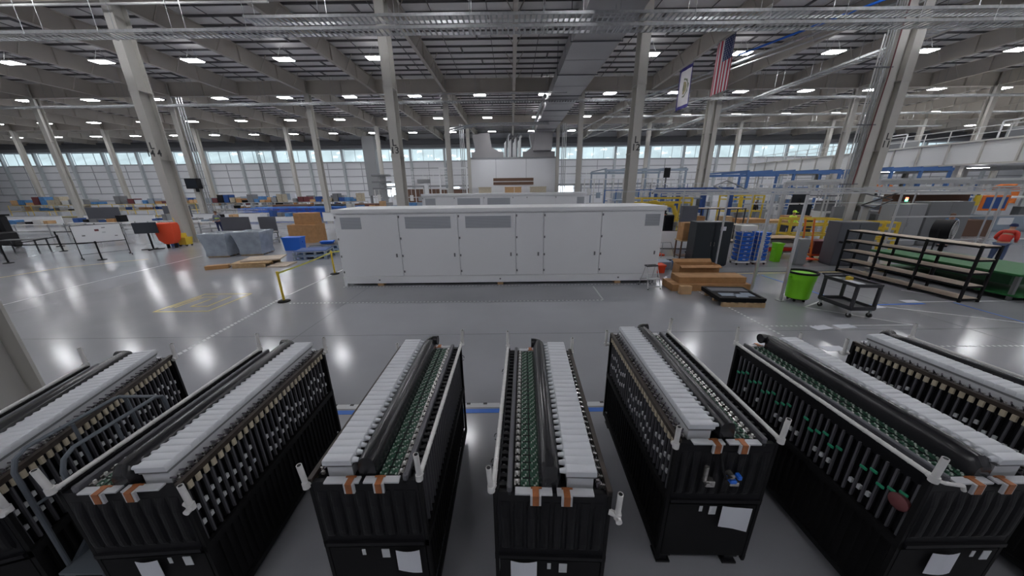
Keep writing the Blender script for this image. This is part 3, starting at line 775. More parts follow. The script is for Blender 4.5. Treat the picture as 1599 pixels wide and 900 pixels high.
MB().cyl((0, -.1, H + .02), (0, W + .1, H + .02), .02, 6).cyl((0, .1, H), (0, .1, H + .3), .01, 5).cyl((0, W - .1, H), (0, W - .1, H + .3), .01, 5).build('hanging_rod', 'trimdark', f)
f = thing('hanging_flag', 'white state flag with a violet border and a round seal, hanging from a rafter', 'flag', (15.0, 30.0, 9.72))
W = 2.2; H = 3.2
cloth(0, W, 0, H).build('border', 'flagviolet', f); cloth(.22, W - .22, .25, H - .25, .006).build('field', 'flagwhite', f)
sl = MB()
for s_ in (-1, 1):
    x = wavy(W / 2) + s_ * .03
    rg = []
    for r0, r1, mi in ((.74, .60, 0), (.50, .0, 1)):
        n = 26; vv = []
        for k in range(n):
            a = 2 * math.pi * k / n; wob = 1 + .06 * math.sin(a * 9)
            vv += [(x, W / 2 + math.cos(a) * r0 * wob, 1.6 + math.sin(a) * r0 * wob), (x, W / 2 + math.cos(a) * r1, 1.6 + math.sin(a) * r1)]
        sl.mi = mi; sl.add(vv, [(2 * k, 2 * ((k + 1) % n), 2 * ((k + 1) % n) + 1, 2 * k + 1) for k in range(n)])
    sl.mi = 0; sl.add([(x + s_ * .006, W / 2 - .16, 1.4), (x + s_ * .006, W / 2 + .16, 1.4), (x + s_ * .006, W / 2 + .08, 1.85), (x + s_ * .006, W / 2 - .08, 1.85)], [(0, 1, 2, 3)])
sl.build('seal', ['leafgreen', 'gold'], f)
MB().cyl((0, -.1, H + .02), (0, W + .1, H + .02), .02, 6).cyl((0, .1, H), (0, .1, H + .3), .01, 5).cyl((0, W - .1, H), (0, W - .1, H + .3), .01, 5).build('hanging_rod', 'trimdark', f)

# ================================================================= FLOOR MARKINGS
def line(pts, w_, m, lb, nm='floor_marking', z=.003):
    b = MB()
    for (x0, y0), (x1, y1) in zip(pts[:-1], pts[1:]):
        dx, dy = x1 - x0, y1 - y0; l = math.hypot(dx, dy); ex, ey = dx / l * w_ / 2, dy / l * w_ / 2; nx_, ny_ = -ey, ex
        b.add([(x0 - ex + nx_, y0 - ey + ny_, z), (x0 - ex - nx_, y0 - ey - ny_, z), (x1 + ex - nx_, y1 + ey - ny_, z), (x1 + ex + nx_, y1 + ey + ny_, z),
               (x0 - ex + nx_, y0 - ey + ny_, 0), (x0 - ex - nx_, y0 - ey - ny_, 0), (x1 + ex - nx_, y1 + ey - ny_, 0), (x1 + ex + nx_, y1 + ey + ny_, 0)],
              [(0, 1, 2, 3), (4, 5, 1, 0), (6, 7, 3, 2), (5, 6, 2, 1), (7, 4, 0, 3)])
    return struct(nm, b, m, lb, 'floor marking')
def dashes(p0, p1, w_, ln, gap, m, lb, slant=0.0):
    b = MB(); x0, y0 = p0; x1, y1 = p1; L_ = math.hypot(x1 - x0, y1 - y0); ux, uy = (x1 - x0) / L_, (y1 - y0) / L_; s = 0
    while s < L_ - ln:
        a = []
        for t, q in ((s, -1), (s + ln, -1), (s + ln, 1), (s, 1)):
            t2 = t + slant * q; a.append((x0 + ux * t2 - uy * q * w_ / 2, y0 + uy * t2 + ux * q * w_ / 2, .003))
        b.add(a, [(0, 1, 2, 3)]); s += ln + gap
    o = struct('floor_marking', b, m, lb, 'floor marking'); return o
line([(-10.15, 8.27), (-8.62, 8.27), (-8.62, 9.82), (-10.15, 9.82), (-10.15, 8.27)], .05, 'tapeyellow', 'yellow square marked on the floor on the left')
line([(-10.04, 8.62), (-10.04, 9.55)], .05, 'tapeyellow', 'outer yellow bar of the mark inside the floor square')
line([(-9.90, 8.62), (-9.90, 9.52), (-9.50, 9.52)], .05, 'tapeyellow', 'yellow hooked stroke of the mark inside the floor square')
line([(-9.49, 9.32), (-9.49, 8.67), (-9.0, 8.67), (-9.05, 9.53)], .05, 'tapeyellow', 'yellow u-shaped stroke of the mark inside the floor square')
dashes((-6.90, 5.2), (-7.27, 9.2), .10, .085, .035, 'tapewhite', 'white hatched floor tape running past the yellow stanchion', .03)
line([(-7.27, 9.2), (-7.22, 12.4), (-7.2, 14.2)], .06, 'tapewhite', 'white floor line under the yellow belt barrier')
dashes((-6.7, 8.84), (2.68, 8.81), .05, .055, .06, 'tapewhite', 'dotted black and white floor tape before the white enclosure')
dashes((2.70, 8.86), (2.74, 10.2), .05, .055, .06, 'tapewhite', 'short dotted floor tape running up to the enclosure')
dashes((-5.9, 10.44), (5.0, 10.40), .05, .055, .06, 'tapewhite', 'dotted floor tape along the foot of the enclosure')
dashes((5.93, 9.6), (6.03, 5.79), .05, .055, .06, 'tapewhite', 'dotted floor tape beside the black tray on a pallet')
dashes((6.03, 6.86), (7.4, 6.84), .05, .055, .06, 'tapewhite', 'dotted floor tape crossing below the trash bin')
dashes((8.7, 5.79), (13, 5.75), .05, .055, .06, 'tapewhite', 'dotted floor tape at the right edge beyond the modules')
line([(-15.6, 4.5), (-15.57, 9.13), (-15.9, 10.96), (-16.43, 16.36)], .06, 'tapewhite', 'long white floor line on the left of the hall')
line([(-21.4, 8.0), (-20.6, 14.0), (-18.57, 15.69)], .05, 'tapeyellow', 'faint yellow floor line by the L 14 column')
line([(-7.5, 3.95), (1.85, 3.97)], .09, 'tapeblue', 'blue floor tape behind the battery modules')
line([(-7.5, 4.08), (1.85, 4.10)], .10, 'tapewhite', 'white band of hazard tape beside the blue floor tape')
dashes((-7.5, 4.115), (1.8, 4.135), .045, .06, .20, 'tapeblack', 'black ticks of the hazard tape behind the modules')
bpy.context.scene.objects[-1].location.z = .003
line([(8.01, 8.06), (9.39, 6.94)], .05, 'tapewhite', 'white floor line passing under the black utility cart')
line([(8.01, 8.06), (9.1, 8.62), (11.88, 7.06), (13.2, 6.2)], .05, 'tapewhite', 'white floor line running right from the utility cart')
line([(7.79, 6.84), (9.6, 6.84), (9.39, 6.94)], .05, 'tapewhite', 'white floor line by the tip of the right module stub')
line([(11.6, 8.36), (14.6, 8.36)], .06, 'tapewhite', 'white floor line beyond the open shelf unit')
line([(13.2, 8.34), (12.3, 9.4)], .06, 'tapewhite', 'short white floor line at the foot of the shelf unit')
line([(9.33, 11.3), (9.5, 8.15), (11.48, 8.22)], .07, 'tapeblue', 'blue floor line behind the utility cart')
line([(12.4, 8.25), (12.2, 6.3)], .05, 'tapeblue', 'blue floor line right of the utility cart')
line([(8.0, 11.60), (13.6, 11.72)], .06, 'tapeyellow', 'yellow floor line before the cage')
struct('floor_plate', MB().box(8.0, 11.8, 0, 14.5, 12.5, .02), 'midgrey', 'dark grey steel floor plate strip along the cage', 'floor plate')
for i, (x, y, a) in enumerate(((7.25, 6.75, .2), (7.85, 6.8, .1), (6.55, 5.75, 0), (9.9, 8.02, .1), (11.35, 8.42, 0))):
    o = struct('floor_marking', MB().box(-.22, -.10, 0, .22, .10, .004), 'paper', ('white floor tag below the trash bin', 'greyish floor tag right of the white one', 'white floor tag by the right modules', 'white floor tag behind the utility cart', 'white floor tag left of the shelf foot')[i], 'floor marking'); o.location = (x, y, 0); o.rotation_euler.z = a
jn = MB()
for y in (6.6, 14.0, 25.8, 33.4): jn.box(XL, y, 0, XR, y + .012, .0015)
struct('floor_joint', jn, 'joint', 'thin dark joints sawn across the concrete floor', 'floor joint')
jn = MB()
for x in (-5.0, 10.5, -14.2, -28.8, 24): jn.box(x, YF, 0, x + .012, YB, .0015)
struct('floor_joint', jn, 'joint', 'thin dark joints sawn lengthwise into the concrete floor', 'floor joint')

# ================================================================= HELPERS FOR FURNITURE
def seq(o, spots):  # first spot moves the original
    out = []
    for i, s_ in enumerate(spots):
        c = o if i == 0 else copy_tree(o); place(c, (s_[0], s_[1], s_[2] if len(s_) > 3 else 0), s_[-2] if False else 0); out.append(c)
    return out
def carton(lb, x, y, z, sx, sy, sz, rz=0, m='card', open_=False, group=None):
    t = thing('cardboard_box', lb, 'cardboard box', (x, y, z), rz, group)
    if open_:
        b = MB(); q = .012
        b.box(-sx / 2, -sy / 2, 0, sx / 2, sy / 2, q).box(-sx / 2, -sy / 2, 0, -sx / 2 + q, sy / 2, sz).box(sx / 2 - q, -sy / 2, 0, sx / 2, sy / 2, sz).box(-sx / 2, -sy / 2, 0, sx / 2, -sy / 2 + q, sz).box(-sx / 2, sy / 2 - q, 0, sx / 2, sy / 2, sz)
        b.build('carton', m, t)
        MB().beam((0, -sy / 2, sz), (0, -sy / 2 - sy * .3, sz - sy * .12), sx, .01, (0, 0, 1)).build('flap', m, t)
        MB().beam((0, sy / 2, sz), (0, sy / 2 + sy * .25, sz + sy * .2), sx, .01, (0, 0, 1)).build('flap', m, t)
    else:
        MB().bev(-sx / 2, -sy / 2, 0, sx / 2, sy / 2, sz, .006).build('carton', m, t)
        MB().box(-sx / 2 - .001, -.03, sz - .0005, sx / 2 + .001, .03, sz + .001).box(-sx / 2 - .002, -.03, sz * .8, -sx / 2, .03, sz).build('tape', 'cardlight', t)
    return t
def pallet(lb, x, y, z, sx, sy, rz=0, m='wood', group=None):
    t = thing('wooden_pallet', lb, 'pallet', (x, y, z), rz, group)
    b = MB(); n = max(4, int(sx / .17))
    for i in range(n):
        xx = -sx / 2 + (sx - .1) * i / (n - 1); b.box(xx, -sy / 2, .115, xx + .1, sy / 2, .135)
    b.build('deck', m, t)
    b = MB()
    for yy in (-sy / 2, -.05, sy / 2 - .1): b.box(-sx / 2, yy, .02, sx / 2, yy + .09, .115)
    for yy in (-sy / 2, -.05, sy / 2 - .1): b.box(-sx / 2, yy, 0, sx / 2, yy + .09, .02)
    b.build('runner', m, t); return t
def whiteboard(lb, x, y, rz, w_, h_, z0, m='white', frame='blackmatte', legs=True):
    t = thing('whiteboard', lb, 'whiteboard', (x, y, 0), rz)
    MB().box(-w_ / 2, -.012, z0, w_ / 2, .012, z0 + h_).build('board', m, t)
    f = MB().box(-w_ / 2 - .02, -.02, z0 - .02, w_ / 2 + .02, .02, z0).box(-w_ / 2 - .02, -.02, z0 + h_, w_ / 2 + .02, .02, z0 + h_ + .02).box(-w_ / 2 - .02, -.02, z0, -w_ / 2, .02, z0 + h_).box(w_ / 2, -.02, z0, w_ / 2 + .02, .02, z0 + h_)
    f.build('frame', frame, t)
    if legs:
        for s in (-1, 1):
            MB().beam((s * (w_ / 2 + .02), 0, .06), (s * (w_ / 2 + .02), 0, z0 + .3), .03).box(s * (w_ / 2 + .02) - .02, -.3, .05, s * (w_ / 2 + .02) + .02, .3, .08).build('leg', frame, t)
            for yy in (-.27, .27): MB().cyl((s * (w_ / 2 + .02) - .012, yy, .03), (s * (w_ / 2 + .02) + .012, yy, .03), .03, 10).build('caster', 'rubber', t)
        MB().beam((-w_ / 2, 0, .25), (w_ / 2, 0, .25), .02).build('stretcher', frame, t)
        MB().box(-w_ / 2, -.08, z0 - .03, w_ / 2, -.02, z0 - .015).build('tray', frame, t)
    return t
def table(lb, x, y, rz, w_, d_, h_=.9, top='offwhite', leg='midgrey', cat='workbench', shelf=True, nm='workbench', group=None):
    t = thing(nm, lb, cat, (x, y, 0), rz, group)
    MB().bev(-w_ / 2, -d_ / 2, h_ - .04, w_ / 2, d_ / 2, h_, .008).build('tabletop', top, t)
    for sx in (-1, 1):
        for sy in (-1, 1): MB().box(sx * (w_ / 2 - .06) - .025, sy * (d_ / 2 - .06) - .025, 0, sx * (w_ / 2 - .06) + .025, sy * (d_ / 2 - .06) + .025, h_ - .04).build('leg', leg, t)
    if shelf: MB().box(-w_ / 2 + .06, -d_ / 2 + .05, .22, w_ / 2 - .06, d_ / 2 - .05, .25).build('shelf', leg, t)
    return t
def rack(lb, x, y, rz, w_, d_, h_, n, post='midgrey', deck='shelfwood', bays=1, cat='shelf', group=None, braces=False):
    t = thing('shelf_unit', lb, cat, (x, y, 0), rz, group)
    for i in range(bays + 1):
        for yy in (-d_ / 2, d_ / 2):
            xx = -w_ / 2 + w_ * i / bays
            MB().box(xx - .025, yy - .025, 0, xx + .025, yy + .025, h_).build('post', post, t)
    for k in range(n):
        z = .10 + (h_ - .12) * k / (n - 1)
        MB().box(-w_ / 2, -d_ / 2, z - .02, w_ / 2, d_ / 2, z + .012).build('shelf', deck, t)
        MB().box(-w_ / 2, -d_ / 2 - .02, z - .05, w_ / 2, -d_ / 2 + .004, z - .0).box(-w_ / 2, d_ / 2 - .004, z - .05, w_ / 2, d_ / 2 + .02, z).box(-w_ / 2 - .015, -d_ / 2, z - .05, -w_ / 2 + .01, d_ / 2, z).box(w_ / 2 - .01, -d_ / 2, z - .05, w_ / 2 + .015, d_ / 2, z).build('shelf_edge', post, t)
    return t
def cabinet(lb, x, y, rz, w_, d_, h_, m, doors=2, nm='steel_cabinet', cat='cabinet', z=0):
    t = thing(nm, lb, cat, (x, y, z), rz)
    MB().bev(-w_ / 2, 0, .04, w_ / 2, d_, h_, .008).box(-w_ / 2 + .03, .03, 0, w_ / 2 - .03, d_ - .03, .04).build('body', m, t)
    for i in range(doors):
        a = -w_ / 2 + w_ * i / doors + .012; c = -w_ / 2 + w_ * (i + 1) / doors - .006
        dr = MB().bev(a, -.018, .08, c, .004, h_ - .03, .004).build('door', m, t)
        hx = c - .06 if i == 0 else a + .06
        MB().cyl((hx, -.03, h_ * .48), (hx, -.03, h_ * .56), .009, 8).box(hx - .012, -.035, h_ * .47, hx + .012, -.018, h_ * .49).build('handle', 'chrome', dr)
    return t
def stanchion(lb, x, y, m, h_=.93, belt=None, group=None):
    t = thing('belt_stanchion', lb, 'stanchion', (x, y, 0), 0, group)
    MB().lathe([(.17, 0), (.17, .012), (.155, .03), (.04, .045), (.034, .05)], 20).build('base', 'blackmatte', t, smooth=True)
    MB().cyl((0, 0, .04), (0, 0, h_ - .08), .032, 14).build('pole', m, t, smooth=True)
    MB().lathe([(.036, 0), (.038, .02), (.038, .10), (.03, .115), (.01, .12)], 14, (0, 0, h_ - .1)).build('belt_head', 'blackmatte' if m == 'black' else m, t, smooth=True)
    if belt:
        dx, dy = belt[0] - x, belt[1] - y; n = 8; rg = []
        for k in range(n + 1):
            f_ = k / n; z = h_ - .045 - .03 * math.sin(f_ * math.pi)
            rg.append([(dx * f_, dy * f_ - .002, z - .024), (dx * f_, dy * f_ + .002, z - .024), (dx * f_, dy * f_ + .002, z + .024), (dx * f_, dy * f_ - .002, z + .024)])
        MB().loft(rg).build('belt', 'yellowbelt' if m != 'black' else 'blackmatte', t)
    return t

# ================================================================= NEAR AND MIDDLE THINGS
stanchion('yellow stanchion nearest the battery modules, holding a yellow belt', -6.98, 9.02, 'yellow', belt=(-7.18, 12.28))
stanchion('yellow stanchion close to the left end of the white enclosure', -7.18, 12.28, 'yellow', belt=(-6.6, 13.6))
# two-step ladder
t = thing('step_ladder', 'small folding two-step aluminium ladder at the right end of the enclosure', 'step ladder', (4.60, 10.02, 0), R(8))
H_ = .76
for s in (-1, 1):
    MB().tube([(s * .22, -.24, .01), (s * .18, .02, H_ - .05), (s * .15, .06, H_ - .01)], .016, 8).build('front_rail', 'alu', t, smooth=True)
    MB().tube([(s * .21, .36, .01), (s * .17, .12, H_ - .06)], .013, 8).build('rear_rail', 'alu', t, smooth=True)
    MB().cyl((s * .22, -.24, 0), (s * .22, -.24, .03), .022, 8).cyl((s * .21, .36, 0), (s * .21, .36, .03), .02, 8).build('rubber_foot', 'rubber', t)
MB().bev(-.2, -.02, H_ - .05, .2, .17, H_ - .01, .01).build('step', 'darkgrey', t); MB().bev(-.2, -.2, .32, .2, -.02, .35, .01).build('step', 'alu', t)
MB().box(-.2, .34, .2, .2, .36, .23).box(-.21, -.22, .06, .21, -.2, .09).build('cross_bar', 'alu', t)
# pile of cartons behind the tray
carton('long flat cardboard box at the bottom of the pile right of the step ladder', 6.35, 9.92, 0, 2.45, .75, .22, R(-2), 'card')
carton('long cardboard box lying crosswise on top of the flat one', 6.45, 10.0, .223, 2.1, .6, .19, R(-3), 'card')
carton('open-ended long cardboard box leaning at the back of the pile', 6.45, 10.75, 0, 1.35, .5, .62, R(-2), 'card', True)
carton('small upright piece of light cardboard at the left of the pile', 5.38, 9.32, 0, .34, .16, .26, R(-4), 'cardlight')
# black foam tray on a pallet
pallet('wooden pallet under the black tray', 6.42, 8.62, 0, 1.1, 1.05, R(-6))
t = thing('foam_tray', 'black moulded tray with white cut-outs lying on a wooden pallet', 'tray', (6.38, 8.66, .136), R(-6))
MB().bev(-.6, -.55, 0, .6, .55, .10, .02).build('tray_base', 'blackmatte', t)
MB().box(-.6, -.55, .05, .6, -.46, .12).box(-.6, .46, .05, .6, .55, .12).box(-.6, -.46, .05, -.52, .46, .12).box(.52, -.46, .05, .6, .46, .12).build('rim', 'blackmatte', t)
MB().box(-.52, .12, .1, .52, .45, .115).build('panel', 'panelgrey', t); MB().box(-.42, -.30, .1, .0, -.06, .11).box(-.08, -.40, .1, .24, -.12, .11).box(.2, -.3, .1, .46, .0, .11).build('cut_out', 'bluegrey', t)
# green bin
t = thing('trash_bin', 'round lime-green plastic trash bin on a black wheeled dolly', 'trash bin', (8.26, 8.62, 0))
MB().lathe([(.255, .10), (.27, .11), (.30, .62), (.315, .64), (.315, .70), (.328, .80), (.335, .82)], 28).build('bin', 'green', t, smooth=True)
MB().lathe([(.33, .815), (.352, .82), (.352, .86), (.335, .875), (.31, .86), (.30, .80), (.28, .70), (.01, .66)], 28).build('liner', 'blackmatte', t, smooth=True)
for s in (-1, 1): MB().bev(s * .36 - .03, -.06, .70, s * .36 + .03, .06, .745, .008).build('handle', 'green', t)
MB().lathe([(.22, .07), (.24, .075), (.24, .10), (.2, .1)], 20).build('dolly', 'blackmatte', t)
for k in range(5):
    a = k * 2 * math.pi / 5; x, y = .19 * math.cos(a), .19 * math.sin(a); MB().cyl((x - .012, y, .035), (x + .012, y, .035), .035, 10).box(x - .015, y - .01, .03, x + .015, y + .01, .08).build('caster', 'rubber', t)
# utility cart
t = thing('utility_cart', 'black two-shelf plastic utility cart with papers and a yellow box on top', 'cart', (8.72, 7.72, 0), R(-2))
cw, cd = .30, .46
for z0, z1, nm in ((.20, .30, 'lower_shelf'), (.80, .88, 'top_shelf')):
    b = MB(); b.bev(-cw, -cd, z0, cw, cd, z0 + .03, .02)
    b.box(-cw, -cd, z0 + .02, -cw + .025, cd, z1).box(cw - .025, -cd, z0 + .02, cw, cd, z1).box(-cw, -cd, z0 + .02, cw, -cd + .025, z1).box(-cw, cd - .025, z0 + .02, cw, cd, z1)
    b.build(nm, 'darkgrey', t)
for sx in (-1, 1):
    for sy in (-1, 1):
        MB().bev(sx * (cw - .03) - .03, sy * (cd - .035) - .035, .24, sx * (cw - .03) + .03, sy * (cd - .035) + .035, .82, .01).build('post', 'darkgrey', t)
        x, y = sx * (cw - .05), sy * (cd - .06); c_ = MB().cyl((x - .018, y, .06), (x + .018, y, .06), .06, 14).build('caster', 'rubber', t); MB().box(x - .025, y - .02, .06, x + .025, y + .02, .2).build('fork', 'alu', c_)
MB().tube([(-cw + .04, cd, .86), (-cw + .04, cd + .1, .90), (cw - .04, cd + .1, .90), (cw - .04, cd, .86)], .018, 8).build('push_handle', 'darkgrey', t)
def on_cart(x, y): a = R(-2); return (8.72 + x * math.cos(a) - y * math.sin(a), 7.72 + x * math.sin(a) + y * math.cos(a))
x, y = on_cart(-.08, -.10); tag(MB().box(-.13, -.17, 0, .13, .17, .012).build('paper_stack', 'paper'), 'white sheets of paper lying on the black utility cart', 'paper').location = (x, y, .832)
x, y = on_cart(.04, .13); tag(MB().bev(-.05, -.06, 0, .05, .06, .09, .01).build('small_box', 'yellow'), 'small yellow box standing on the black utility cart', 'box').location = (x, y, .832)
x, y = on_cart(-.13, .3); tag(MB().box(-.11, -.08, 0, .11, .08, .02).build('clipboard', 'steelgrey'), 'grey clipboard at the far end of the utility cart', 'clipboard').location = (x, y, .832)
# open shelf unit of wood and black steel
rack('long open shelf unit of black steel with pale wooden shelves, behind the utility cart', 12.82, 10.05, R(90), 3.50, .52, 1.60, 5, 'blackmatte', 'shelfwood', 3)
# green topped bench behind it
t = thing('assembly_table', 'large low table with a green top and dark green sides behind the open shelf unit', 'table', (14.9, 10.6, 0), R(0))
MB().bev(-.95, -2.3, .72, 1.2, 1.5, .78, .01).build('tabletop', 'greentop', t); MB().box(-.75, -2.05, .42, .95, 1.3, .72).build('side_panel', 'greenside', t); MB().box(-.9, -2.4, .14, 1.3, 1.5, .18).build('lower_deck', 'greentop', t)
for x in (-.8, 1.0):
    for y in (-2.2, -.4, 1.35): MB().box(x - .04, y - .04, 0, x + .04, y + .04, .72).build('leg', 'midgrey', t)
for y in (-1.4, -.2, 1.1):
    MB().cyl((-.6, y, .07), (.7, y, .07), .06, 12).build('roller', 'midgrey', t)
# black two-door cabinet
cabinet('tall black two-door steel cabinet with a white notice, behind the cardboard pile', 8.22, 12.85, R(-3), 1.42, .6, 1.82, 'cabblack')
tag(MB().box(-.11, -.004, 0, .11, .002, .16).build('paper_notice', 'paper'), 'white paper notice stuck on the black cabinet door', 'notice').location = (8.55, 12.805, 1.48)
# racks of blue bins
def bin_rack(lb, x, y, rz):
    t = thing('bin_rack', lb, 'bin rack', (x, y, 0), rz)
    for sx in (-.24, .24):
        for sy in (0, .5): MB().box(sx - .012, sy - .012, .1, sx + .012, sy + .012, 1.42).build('post', 'alu', t)
    MB().box(-.27, -.03, .10, .27, .53, .16).build('base', 'offwhite', t)
    for sx in (-.22, .22):
        for sy in (.03, .46): MB().cyl((sx - .015, sy, .05), (sx + .015, sy, .05), .05, 10).build('caster', 'rubber', t)
    for k in range(7):
        z = .18 + k * .172
        b = MB(); b.mi = 0; b.loft([[(-.19, .0, z), (.19, .0, z), (.19, .46, z), (-.19, .46, z)], [(-.22, -.05, z + .135), (.22, -.05, z + .135), (.22, .5, z + .135), (-.22, .5, z + .135)]])
        b.mi = 1; b.box(-.05, -.045, z + .06, .05, -.025, z + .09); b.build('blue_bin', ['blue', 'paper'], t)
        MB().box(-.24, 0, z - .012, .24, .5, z - .004).build('wire_shelf', 'alu', t)
    return t
bin_rack('wheeled rack of seven blue bins next to the black cabinet', 9.72, 12.95, R(-4))
bin_rack('wheeled rack of seven blue bins further from the black cabinet', 10.45, 13.0, R(-4))
tag(MB().bev(-.35, -.2, 0, .35, .2, .22, .02).build('storage_tub', 'offwhite'), 'white tub lying on the bin rack beside the black cabinet', 'tub').location = (9.75, 13.2, 1.43)
# things between the enclosure and the cabinet
whiteboard('whiteboard with a black frame standing just past the enclosure', 8.05, 15.5, R(-6), 1.35, .85, .28)
t = thing('wire_trolley', 'bent grey tube trolley in front of the framed whiteboard', 'trolley', (6.6, 13.7, 0))
MB().tube([(-.6, 0, .2), (-.6, 0, .88), (.35, 0, .88), (.6, 0, .2)], .018, 8).tube([(-.35, 0, .2), (-.35, 0, .88)], .014, 6).tube([(0, 0, .2), (0, 0, .88)], .014, 6).build('tube_frame', 'steelgrey', t)
MB().box(-.65, -.3, .17, .65, .3, .2).build('platform', 'steelgrey', t)
for x in (-.55, .55):
    for y in (-.25, .25): MB().cyl((x - .02, y, .085), (x + .02, y, .085), .085, 12).build('wheel', 'rubber', t)
def tote(lb, x, y, z, sx, sy, sz, rz, m, nm='plastic_tote', cat='tote'):
    t = thing(nm, lb, cat, (x, y, z), rz); q = .02
    b = MB().loft([[(-sx * .45, -sy * .45, 0), (sx * .45, -sy * .45, 0), (sx * .45, sy * .45, 0), (-sx * .45, sy * .45, 0)], [(-sx * .5, -sy * .5, sz), (sx * .5, -sy * .5, sz), (sx * .5, sy * .5, sz), (-sx * .5, sy * .5, sz)]])
    b.build('bin', m, t)
    MB().box(-sx / 2 - q, -sy / 2 - q, sz - .04, sx / 2 + q, sy / 2 + q, sz + .02).build('rim', m, t)
    for s in (-1, 1): MB().bev(s * (sx / 2 + .03) - .02, -.08, sz * .6, s * (sx / 2 + .03) + .02, .08, sz * .7, .005).build('handle', m, t)
    return t
tote('blue plastic tote on the floor before the black cabinet, nearer to it', 7.35, 12.2, 0, .55, .5, .34, R(-3), 'bluepad')
tote('blue plastic tote touching the other, nearer the enclosure', 6.72, 12.2, 0, .5, .5, .33, R(-3), 'bluepad')
tote('grey-blue low tote behind the step ladder', 6.1, 12.6, 0, .6, .5, .3, 0, 'bluegrey')
tote('orange plastic tote beside the right end of the enclosure', 5.75, 12.0, 0, .35, .4, .3, 0, 'redorange')
tote('small red-orange case on the floor right of the orange tote', 6.15, 11.3, 0, .3, .2, .12, 0, 'redorange', 'tool_case', 'case')
tote('red case lying beside the framed whiteboard', 6.9, 14.7, 0, .5, .3, .15, 0, 'redorange', 'tool_case', 'case')
tote('slim blue crate standing behind the framed whiteboard', 9.0, 15.6, 0, .3, .4, 1.0, 0, 'blue')
t = thing('office_chair', 'black high-backed chair behind the end of the enclosure', 'chair', (8.6, 17.5, 0))
MB().bev(-.28, -.05, .85, .28, .08, 1.75, .05).build('backrest', 'black', t); MB().bev(-.28, -.5, .75, .28, .0, .85, .03).build('seat', 'black', t); MB().cyl((0, -.25, .1), (0, -.25, .75), .04, 8).build('pedestal', 'black', t)
b = MB()
for k in range(5): a = k * 1.257; b.beam((0, -.25, .1), (.3 * math.cos(a), -.25 + .3 * math.sin(a), .03), .05)
b.build('star_base', 'black', t)
tag(MB().bev(-.18, -.15, 0, .18, .15, .3, .03).build('storage_box', 'orange'), 'bright orange box on the cart behind the black chair', 'box').location = (8.9, 18.9, 1.35)
table('narrow cart under the bright orange box', 8.9, 18.9, 0, .9, .6, 1.35, 'midgrey')
cabinet('tall narrow dark grey panel cabinet leaning behind the chair', 9.2, 16.6, R(-4), .75, .3, 2.25, 'panelgrey', 1)
carton('reddish-brown carton standing on end beside the black cabinet', 7.75, 14.0, .95, .6, .5, .75, 0, 'card')
table('small brown stand beneath the reddish carton', 7.75, 14.0, 0, .7, .6, .95, 'wood', 'brown')
cabinet('tall grey electrical cabinet with three dark knobs, left of the open shelf unit', 13.75, 12.55, R(-12), 1.25, .7, 1.78, 'panelgrey', 2, 'control_cabinet')
b = MB()
for x in (13.2, 13.45, 13.7): b.cyl((x, 12.62 - (x - 13.2) * .21 - .12, 1.0), (x, 12.62 - (x - 13.2) * .21 - .02, 1.0), .045, 10)
b.build('knob_row', 'black', COL.objects['control_cabinet']).matrix_parent_inverse = (Matrix.Translation((13.75, 12.55, 0)) @ Matrix.Rotation(R(-12), 4, 'Z')).inverted()
# pallet jack style orange cart
t = thing('hand_truck', 'orange upright hand truck with yellow rollers beside the grey cabinet', 'hand truck', (12.95, 13.6, 0), R(-10))
for s in (-.17, .17): MB().beam((s, 0, .15), (s, .35, 1.8), .05, .05).build('upright', 'orange', t)
for k in range(6): MB().beam((-.17, .03 + k * .06, .3 + k * .27), (.17, .03 + k * .06, .3 + k * .27), .03).build('rung', 'yellow', t)
MB().box(-.25, -.4, .12, .25, .05, .16).build('toe_plate', 'redorange', t)
for s in (-.25, .25): MB().cyl((s - .03, .05, .11), (s + .03, .05, .11), .11, 12).build('wheel', 'rubber', t)
t = thing('platform_cart', 'low red platform cart carrying a reddish crate before the grey cabinet', 'cart', (13.85, 14.0, 0), R(-8))
MB().bev(-.6, -.4, .2, .6, .4, .27, .01).build('platform', 'redorange', t)
for x in (-.45, .45):
    for y in (-.3, .3): MB().cyl((x - .03, y, .1), (x + .03, y, .1), .1, 12).build('wheel', 'maroon', t)
MB().bev(-.5, -.3, .27, .5, .35, .85, .01).build('wire_crate', 'maroon', t)
def guard(lb, x, y, rz, w_, h_, d_=.9, m='yellow'):
    t = thing('safety_rail', lb, 'safety rail', (x, y, 0), rz)
    for s in (-w_ / 2, w_ / 2):
        for yy in (0, d_): MB().box(s - .05, yy - .05, 0, s + .05, yy + .05, h_).build('post', m, t)
    for z in (h_ - .08, h_ - .38, h_ * .4):
        for yy in (0, d_): MB().box(-w_ / 2, yy - .03, z, w_ / 2, yy + .03, z + .08).build('rail', m, t)
        for s in (-w_ / 2, w_ / 2): MB().box(s - .03, 0, z, s + .03, d_, z + .08).build('rail', m, t)
    return t
guard('yellow steel guard rail behind the orange hand truck', 16.1, 16.9, R(-8), 2.3, 1.5, .9)
guard('yellow steel guard rail behind the open shelf unit, near the drum fan', 17.9, 15.5, R(-10), 1.6, 1.45, .7)
guard('tall yellow robot guard far behind the end of the enclosure', 10.5, 22.0, 0, 3.4, 2.5, 1.6)
guard('yellow robot guard beyond the tables, between two cage posts', 21.0, 29.2, 0, 3.2, 2.4, 1.2)
